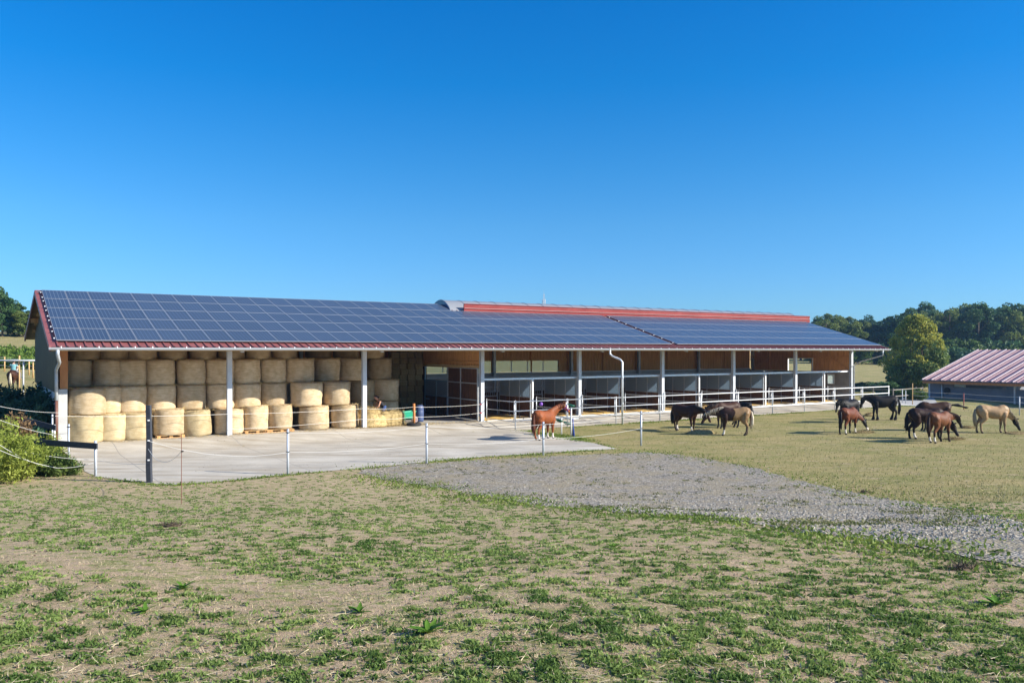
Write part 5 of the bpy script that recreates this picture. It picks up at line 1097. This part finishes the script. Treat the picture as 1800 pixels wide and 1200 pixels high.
m = MB(); M = Matrix.Translation((2.0, .84, ze - 1.0)) @ Matrix.Rotation(R(90), 4, 'X'); m.lathe([(.1, -.04), (.28, -.05), (.33, 0), (.28, .05), (.1, .04)], 18, M=M); m.build('hose_reel', dark, sh)
# path between fence end and shed, wire fence before the shed
sheet('path', [ray(1566, 712).to_2d(), ray(1640, 716).to_2d(), ray(1648, 709).to_2d(), Vector(((1640 - 900) / FPX * 84, 84)), Vector(((1565 - 900) / FPX * 82, 82))], conc, .03, .6, .05)
sf = []
for i, (px, Y) in enumerate([(1586, 74), (1592, 72), (1604, 71), (1694, 62), (1792, 54)]): sf.append(field_post((px - 900) / FPX * Y, Y, 1.25 if px != 1604 else 1.9, ['dark post left of the pale path post', 'thin post beside the pale path post', 'tall pale post on the path before the shed', 'reddish thin post in front of the shed wall', 'thin post near the right edge before the shed'][i], 'posts before the shed', [galv_dk, galv_dk, wood_pale, mat('reddish post', (.3, .08, .07), .7), galv_dk][i], .035))
wr = thing('paddock_wires', (0, 0, 0), 0, 'pale wires running in front of the low shed', 'wire')
for z in (.45, .85, 1.2): rope(wr, [p + Vector((0, -.05, z)) for p in sf[2:]] + [Vector((50, 48, g(50, 48) + z))], .02, .011, 'wire', tape_m, 4)
t = thing('gate_fence', (0, 0, 0), 0, 'dark timber rails behind the end of the pipe fence', 'fence'); pts = [((px - 900) / FPX * Y, Y) for px, Y in ((1500, 78), (1535, 77), (1570, 76), (1610, 79), (1622, 80))]
for z in (.5, 1.1): m = MB(); m.tube([(x, y, g(x, y) + z) for x, y in pts], .045, 6); m.build('rail', mat('grey weathered rail', (.25, .22, .19), .8), t)
for x, y in pts: m = MB(); m.tube([(x, y, g(x, y) - .1), (x, y, g(x, y) + 1.25)], .06, 6); m.build('post', mat('grey weathered rail', (.25, .22, .19), .8), t)
# white tractor cab glimpsed through the hatch
# mast on the horizon
Y = 420.; X = (956 - 900) / FPX * Y; zt_ = CAM_H + (YH - 510) / FPX * Y; t = thing('radio_mast', (X, Y, g(X, Y)), 0, 'slim grey radio mast rising behind the barn ridge', 'mast'); h = zt_ - g(X, Y)
m = MB()
for k in range(3): a = k * 2.094; m.tube([(math.cos(a) * .9, math.sin(a) * .9, 0), (math.cos(a) * .35, math.sin(a) * .35, h - 2)], .10, 5)
for i in range(26):
    z = i * (h - 2) / 26; r = .9 - .55 * z / h
    for k in range(3): a = k * 2.094; b = a + 2.094; m.tube([(math.cos(a) * r, math.sin(a) * r, z), (math.cos(b) * r, math.sin(b) * r, z + (h - 2) / 26)], .045, 4)
m.build('lattice', galv_dk, t)
for k in range(3): a = k * 2.094 + .5; m = MB(); m.box((math.cos(a) * .9 - .16, math.sin(a) * .9 - .12, h - 7), (math.cos(a) * .9 + .16, math.sin(a) * .9 + .12, h - 4.6)); m.beam((0, 0, h - 5.8), (math.cos(a) * .9, math.sin(a) * .9, h - 5.8), .08, .08); m.build('antenna', white_metal, t)
m = MB(); m.tube([(0, 0, h - 2.2), (0, 0, h)], .05, 5); m.build('spike', galv_dk, t)
# ---------------------------------------------------------------- ground cover (nobody could count it)
def in_poly(x, y, P):
    r = np.zeros(len(x), bool)
    for i in range(len(P)):
        (ax, ay), (bx, by) = P[i], P[(i + 1) % len(P)]
        c = (ay > y) != (by > y); r ^= c & (x < (bx - ax) * (y - ay) / (by - ay + 1e-12) + ax)
    return r
gpoly = [tuple(p) for p in grav_w]; ypoly = [tuple(p) for p in yp]
def fbm(x, y, sc, seed=0.):
    return np.array([noise.noise(Vector((a * sc, b * sc, seed))) + .5 * noise.noise(Vector((a * sc * 2.3, b * sc * 2.3, seed + 5))) + .25 * noise.noise(Vector((a * sc * 5, b * sc * 5, seed + 9))) for a, b in zip(x, y)])
rg = np.random.default_rng(77)
def sample_view(n, y0, y1, pw=1.0):
    """points on the land, denser close to the camera's side of the pasture"""
    u = rg.random(n); Y = (y0 ** -pw + u * (y1 ** -pw - y0 ** -pw)) ** (-1 / pw); X = (rg.uniform(-80, 1880, n) - 900) / FPX * Y; return X, Y
def stones(X, Y, s0, seed, m_, name):
    r2 = np.random.default_rng(seed); n = len(X); base = np.array([[1, 0, 0], [-1, 0, 0], [0, 1, 0], [0, -1, 0], [0, 0, 1], [0, 0, -1]], float); f = np.array([[0, 2, 4], [2, 1, 4], [1, 3, 4], [3, 0, 4], [2, 0, 5], [1, 2, 5], [3, 1, 5], [0, 3, 5]])
    s = s0 * np.minimum(r2.lognormal(0, .45, n), 1.7); V = base[None] * (r2.uniform(.6, 1.3, (n, 6, 1))) * s[:, None, None]; V[:, :, 2] *= .45; V += r2.normal(0, .12, V.shape) * s[:, None, None]; a = r2.uniform(0, 6.28, n); c, sn = np.cos(a)[:, None], np.sin(a)[:, None]; x = V[:, :, 0] * c - V[:, :, 1] * sn; y = V[:, :, 0] * sn + V[:, :, 1] * c
    V = np.stack([x + X[:, None], y + Y[:, None], V[:, :, 2] + (G(X, Y) + .012)[:, None]], -1).reshape(-1, 3); F = (f[None] + 6 * np.arange(n)[:, None, None]).reshape(-1, 3); return np_mesh(name, V, F, m_, r2.integers(0, 3, len(F) // 8).repeat(8))
# leafy green clumps on the near pasture
X, Y = sample_view(120000, 4.9, 34, .5); k = ~in_poly(X, Y, gpoly) & ~in_poly(X, Y, ypoly) & (field_mask(X, Y) < .5); X, Y = X[k], Y[k]
fz = .20 * fbm(X, Y, .35, 2) + 1.0 * fbm(X, Y * 1.7, 5.6, 4)
BS = [ray(*q_) for q_ in ((-60, 968), (0, 976), (120, 985), (250, 1000), (380, 1022), (480, 1040), (600, 1046), (720, 1062))]; bsx = [p.x for p in BS]; bsy = [p.y for p in BS]
fz -= 1.2 * np.exp(-((Y - np.interp(X, bsx, bsy)) / .38) ** 2) * (X < bsx[-1]); k = fz > .34 - .14 * ss(9, 24, Y); X, Y, fz = X[k], Y[k], fz[k]
NL = 12; sz = .03 + .05 * rg.random(len(X)) ** 2; ca = rg.uniform(0, 6.283, (len(X), NL)); cr_ = np.abs(rg.normal(0, .6, (len(X), NL))) * sz[:, None] * 1.6
LX = (X[:, None] + np.cos(ca) * cr_ * 1.3).ravel(); LY = (Y[:, None] + np.sin(ca) * cr_).ravel(); LZ = G(LX, LY) + rg.uniform(.0, .030, LX.size) * np.repeat(sz / .1, NL)
V, F = leaf_cloud(np.column_stack([LX, LY, LZ]), .022, 9, 2.4, .7)
gl1 = leafmat('pasture clover', (.09, .165, .035), (.27, .36, .10), .4, 1.1, vary=0)
tag(link('grass', np_mesh('grass', V, F, [gl1])), kind='stuff'); print('clumps', len(X))
# thin upright blades and dry stalks
X, Y = sample_view(90000, 4.9, 36, .8); k = ~in_poly(X, Y, gpoly) & ~in_poly(X, Y, ypoly) & (field_mask(X, Y) < .6); X, Y = X[k], Y[k]; V, F = blade_cloud(np.column_stack([X, Y, G(X, Y)]), None, .034, .0055, 5, .55)
mi = (rg.random(len(X)) < .45).astype(int); dry = mat('dry grass', (.42, .32, .17), .9, 0, (.64, .53, .33), 3); tag(link('grass_blades', np_mesh('grass_blades', V, F, [dry, gl1], mi)), kind='stuff')
# straw litter lying flat
X, Y = sample_view(4000, 4.9, 30, 1.0); k = ~in_poly(X, Y, ypoly); X, Y = X[k], Y[k]; V, F = blade_cloud(np.column_stack([X, Y, G(X, Y) + .018]), None, .13, .007, 6, .06); tag(link('dry_litter', np_mesh('dry_litter', V, F, [mat('bleached stalk', (.55, .46, .30), .9)])), kind='stuff')
# crumbs of earth, droppings and straw on the yard
X, Y = sample_view(9000, 24, 48, .5); k = in_poly(X, Y, ypoly); X, Y = X[k], Y[k]; nz_ = fbm(X, Y, .45, 12); k = nz_ > .15; X, Y = X[k], Y[k]; tag(link('yard_crumbs', stones(X, Y, .014, 16, [mat('dark clod', (.07, .05, .035), .95), mat('brown clod', (.16, .11, .07), .95), mat('brown stone', (.26, .22, .17), .9)], 'yard_crumbs')), kind='stuff')
# green fringe along gravel and yard
E_ = []
def fringe(pl, n, wd, off=0):
    P_ = np.array([tuple(p) for p in pl]); L = np.linalg.norm(np.diff(P_, axis=0), axis=1); cum = np.concatenate([[0], np.cumsum(L)]); u = rg.uniform(0, cum[-1], n); X = np.interp(u, cum, P_[:, 0]); Y = np.interp(u, cum, P_[:, 1]); nv = np.array([noise.noise(Vector((a * .6, b * .6, 1))) for a, b in zip(X, Y)])
    k = rg.random(n) < np.clip(.55 + nv * 1.6, .05, 1); w_ = wd * (1 + nv)
    return (X + rg.normal(0, 1, n) * w_)[k], (Y + rg.normal(0, .7, n) * w_ + off)[k]
fx, fy = [], []
for pl, n, wd, off in ((grav_w[16:], 9000, .55, -.15), (grav_w[:14], 5000, .6, .3), (yp[3:13], 3500, .16, -.12), (yp[12:17], 5000, .3, .3), ([Vector(W2(22.5, -3.25)), Vector(W2(60, -3.4))], 9000, .22, -.12)):
    a, b = fringe(pl, n, wd, off); fx.append(a); fy.append(b)
X = np.concatenate(fx); Y = np.concatenate(fy); V, F = leaf_cloud(np.column_stack([X, Y, G(X, Y) + rg.uniform(.0, .035, len(X))]), .038, 19, 2.4, .8)
tag(link('verge_grass', np_mesh('verge_grass', V, F, [leafmat('verge grass', (.09, .16, .02), (.24, .31, .06), .3, 1.0, vary=0)])), kind='stuff')
# short turf on the paddock
X, Y = sample_view(110000, 17, 75, .8); k = (field_mask(X, Y) > .5) & ~in_poly(X, Y, gpoly) & ~in_poly(X, Y, ypoly); s_, q_ = sq(X, Y); k &= q_ < -3.1; X, Y = X[k], Y[k]; V, F = blade_cloud(np.column_stack([X, Y, G(X, Y)]), None, .07, .022, 15, .7)
mi = (rg.random(len(X)) < .5).astype(int); tag(link('paddock_turf', np_mesh('paddock_turf', V, F, [mat('bleached turf', (.34, .27, .13), .9, 0, (.52, .42, .23), 2), leafmat('turf green', (.12, .15, .03), (.24, .25, .07), .2, .8, vary=0)], mi)), kind='stuff')
# stones on the gravel strip
X, Y = sample_view(60000, 12, 40, .8); k = (in_poly(X, Y, gpoly) | (in_poly(X - .35 * rg.normal(size=len(X)), Y + .45 * rg.normal(size=len(X)), gpoly) & (rg.random(len(X)) < .5))) & (rg.random(len(X)) < .8); X, Y = X[k], Y[k]; nz_ = fbm(X, Y, .5, 30); k = nz_ < .35; X, Y = X[k], Y[k]
gm3 = [mat('grey stone', (.24, .22, .185), .85, 0, (.36, .33, .28), 2), mat('pale stone', (.44, .40, .33), .85), mat('brown stone', (.26, .22, .17), .9)]
tag(link('gravel_stones', stones(X, Y, .027, 5, gm3, 'gravel_stones')), kind='stuff')
X, Y = sample_view(4200, 5, 44, .9); k = ~in_poly(X, Y, gpoly); X, Y = X[k], Y[k]; tag(link('clods', stones(X, Y, .010, 6, [mat('dark clod', (.07, .05, .035), .95), mat('brown clod', (.16, .11, .07), .95), gm3[2]], 'clods')), kind='stuff')
# weeds growing in the gravel
X, Y = sample_view(9000, 12, 40, .8); k = in_poly(X, Y, gpoly); X, Y = X[k], Y[k]; nz_ = fbm(X, Y, .5, 30); k = nz_ > .12; X, Y = X[k], Y[k]; NL = 7; LX = (X[:, None] + rg.normal(0, .06, (len(X), NL))).ravel(); LY = (Y[:, None] + rg.normal(0, .06, (len(Y), NL))).ravel(); V, F = leaf_cloud(np.column_stack([LX, LY, G(LX, LY) + rg.uniform(.01, .04, LX.size)]), .03, 21, 2.2, .9)
tag(link('gravel_weeds', np_mesh('gravel_weeds', V, F, [leafmat('dull weed', (.09, .12, .035), (.22, .22, .09), .3, 1., vary=0)])), kind='stuff')
# dock rosettes standing out of the pasture
dk = leafmat('dock leaves', (.08, .19, .02), (.18, .34, .05), .35, 3)
def dock(px, py, sc, seed, lb):
    p = ray(px, py); r2 = random.Random(seed); m = MB()
    for i in range(17):
        a = r2.uniform(0, 6.28); L = r2.uniform(.14, .27); e = r2.uniform(.25, 1.1); w_ = L * .16; pts = []
        for j in range(6):
            f = j / 5; rr = L * f * math.cos(e * (1 - .4 * f)); z = L * math.sin(e) * (f - .35 * f * f) * 1.2 + .01; ww = w_ * math.sin(math.pi * min(1, f * .86 + .1)) ; pts.append((rr, z, ww))
        vs = []
        for rr, z, ww in pts:
            for sgn in (-1, 0, 1): x = rr * math.cos(a) - sgn * ww * math.sin(a); y = rr * math.sin(a) + sgn * ww * math.cos(a); vs.append((x, y, z - .012 * (sgn == 0) + .008 * math.sin(j * 3 + i)))
        m.add(vs, [(q * 3 + k2, q * 3 + k2 + 1, q * 3 + k2 + 4, q * 3 + k2 + 3) for q in range(5) for k2 in (0, 1)])
    o = m.build('dock_plant', dk, None, True); o.location = p; o.scale = (sc * .55, sc * .55, sc * .42); o.rotation_euler.z = seed; tag(o, lb, 'weed', 'dock plants in the pasture')
for i, (px, py, sc, lb) in enumerate([(752, 1112, 1.25, 'largest leafy dock plant, low in the middle of the near pasture'), (632, 1075, .9, 'dock plant left of the largest one'), (322, 1034, .95, 'dock plant in the left part of the near pasture'), (255, 1075, .8, 'small dock plant below left of the one at the left'), (1372, 943, .9, 'bright dock tuft right below the gravel edge, right of centre'), (1752, 1062, 1.2, 'dark dock tuft near the right edge'), (1500, 946, .7, 'bright dock tuft farther right along the gravel edge'), (1080, 961, .8, 'flat dock plant at mid pasture below the gravel')]): dock(px, py, sc, i + 3, lb)
for i, (px, py, lb) in enumerate([(1690, 1000, 'dark horse dropping heap at the near gravel edge'), (302, 925, 'brown dropping heap in the left pasture'), (1520, 866, 'dark dung heap on the far gravel edge')]):
    p = ray(px, py); heap('dung_heap', p.x, p.y, p.z, .15, .09, .035, .3, lb, 'dung', 60 + i, 'dung heaps', mat('dung', (.07, .05, .035), .9, 0, (.14, .10, .06), 8), 60)
# ---------------------------------------------------------------- thin summer haze over the valley
m = MB(); m.box((-760, -260, -8), (960, 1500, 34)); hz_m = bpy.data.materials.new('summer haze'); hz_m.use_nodes = True; hn = hz_m.node_tree; hn.nodes.clear()
pvn = hn.nodes.new('ShaderNodeVolumePrincipled'); pvn.inputs['Color'].default_value = (.35, .62, 1.0, 1); pvn.inputs['Density'].default_value = .00028; pvn.inputs['Anisotropy'].default_value = .3
ho = hn.nodes.new('ShaderNodeOutputMaterial'); hn.links.new(pvn.outputs[0], ho.inputs['Volume'])
tag(m.build('haze', hz_m), kind='stuff')
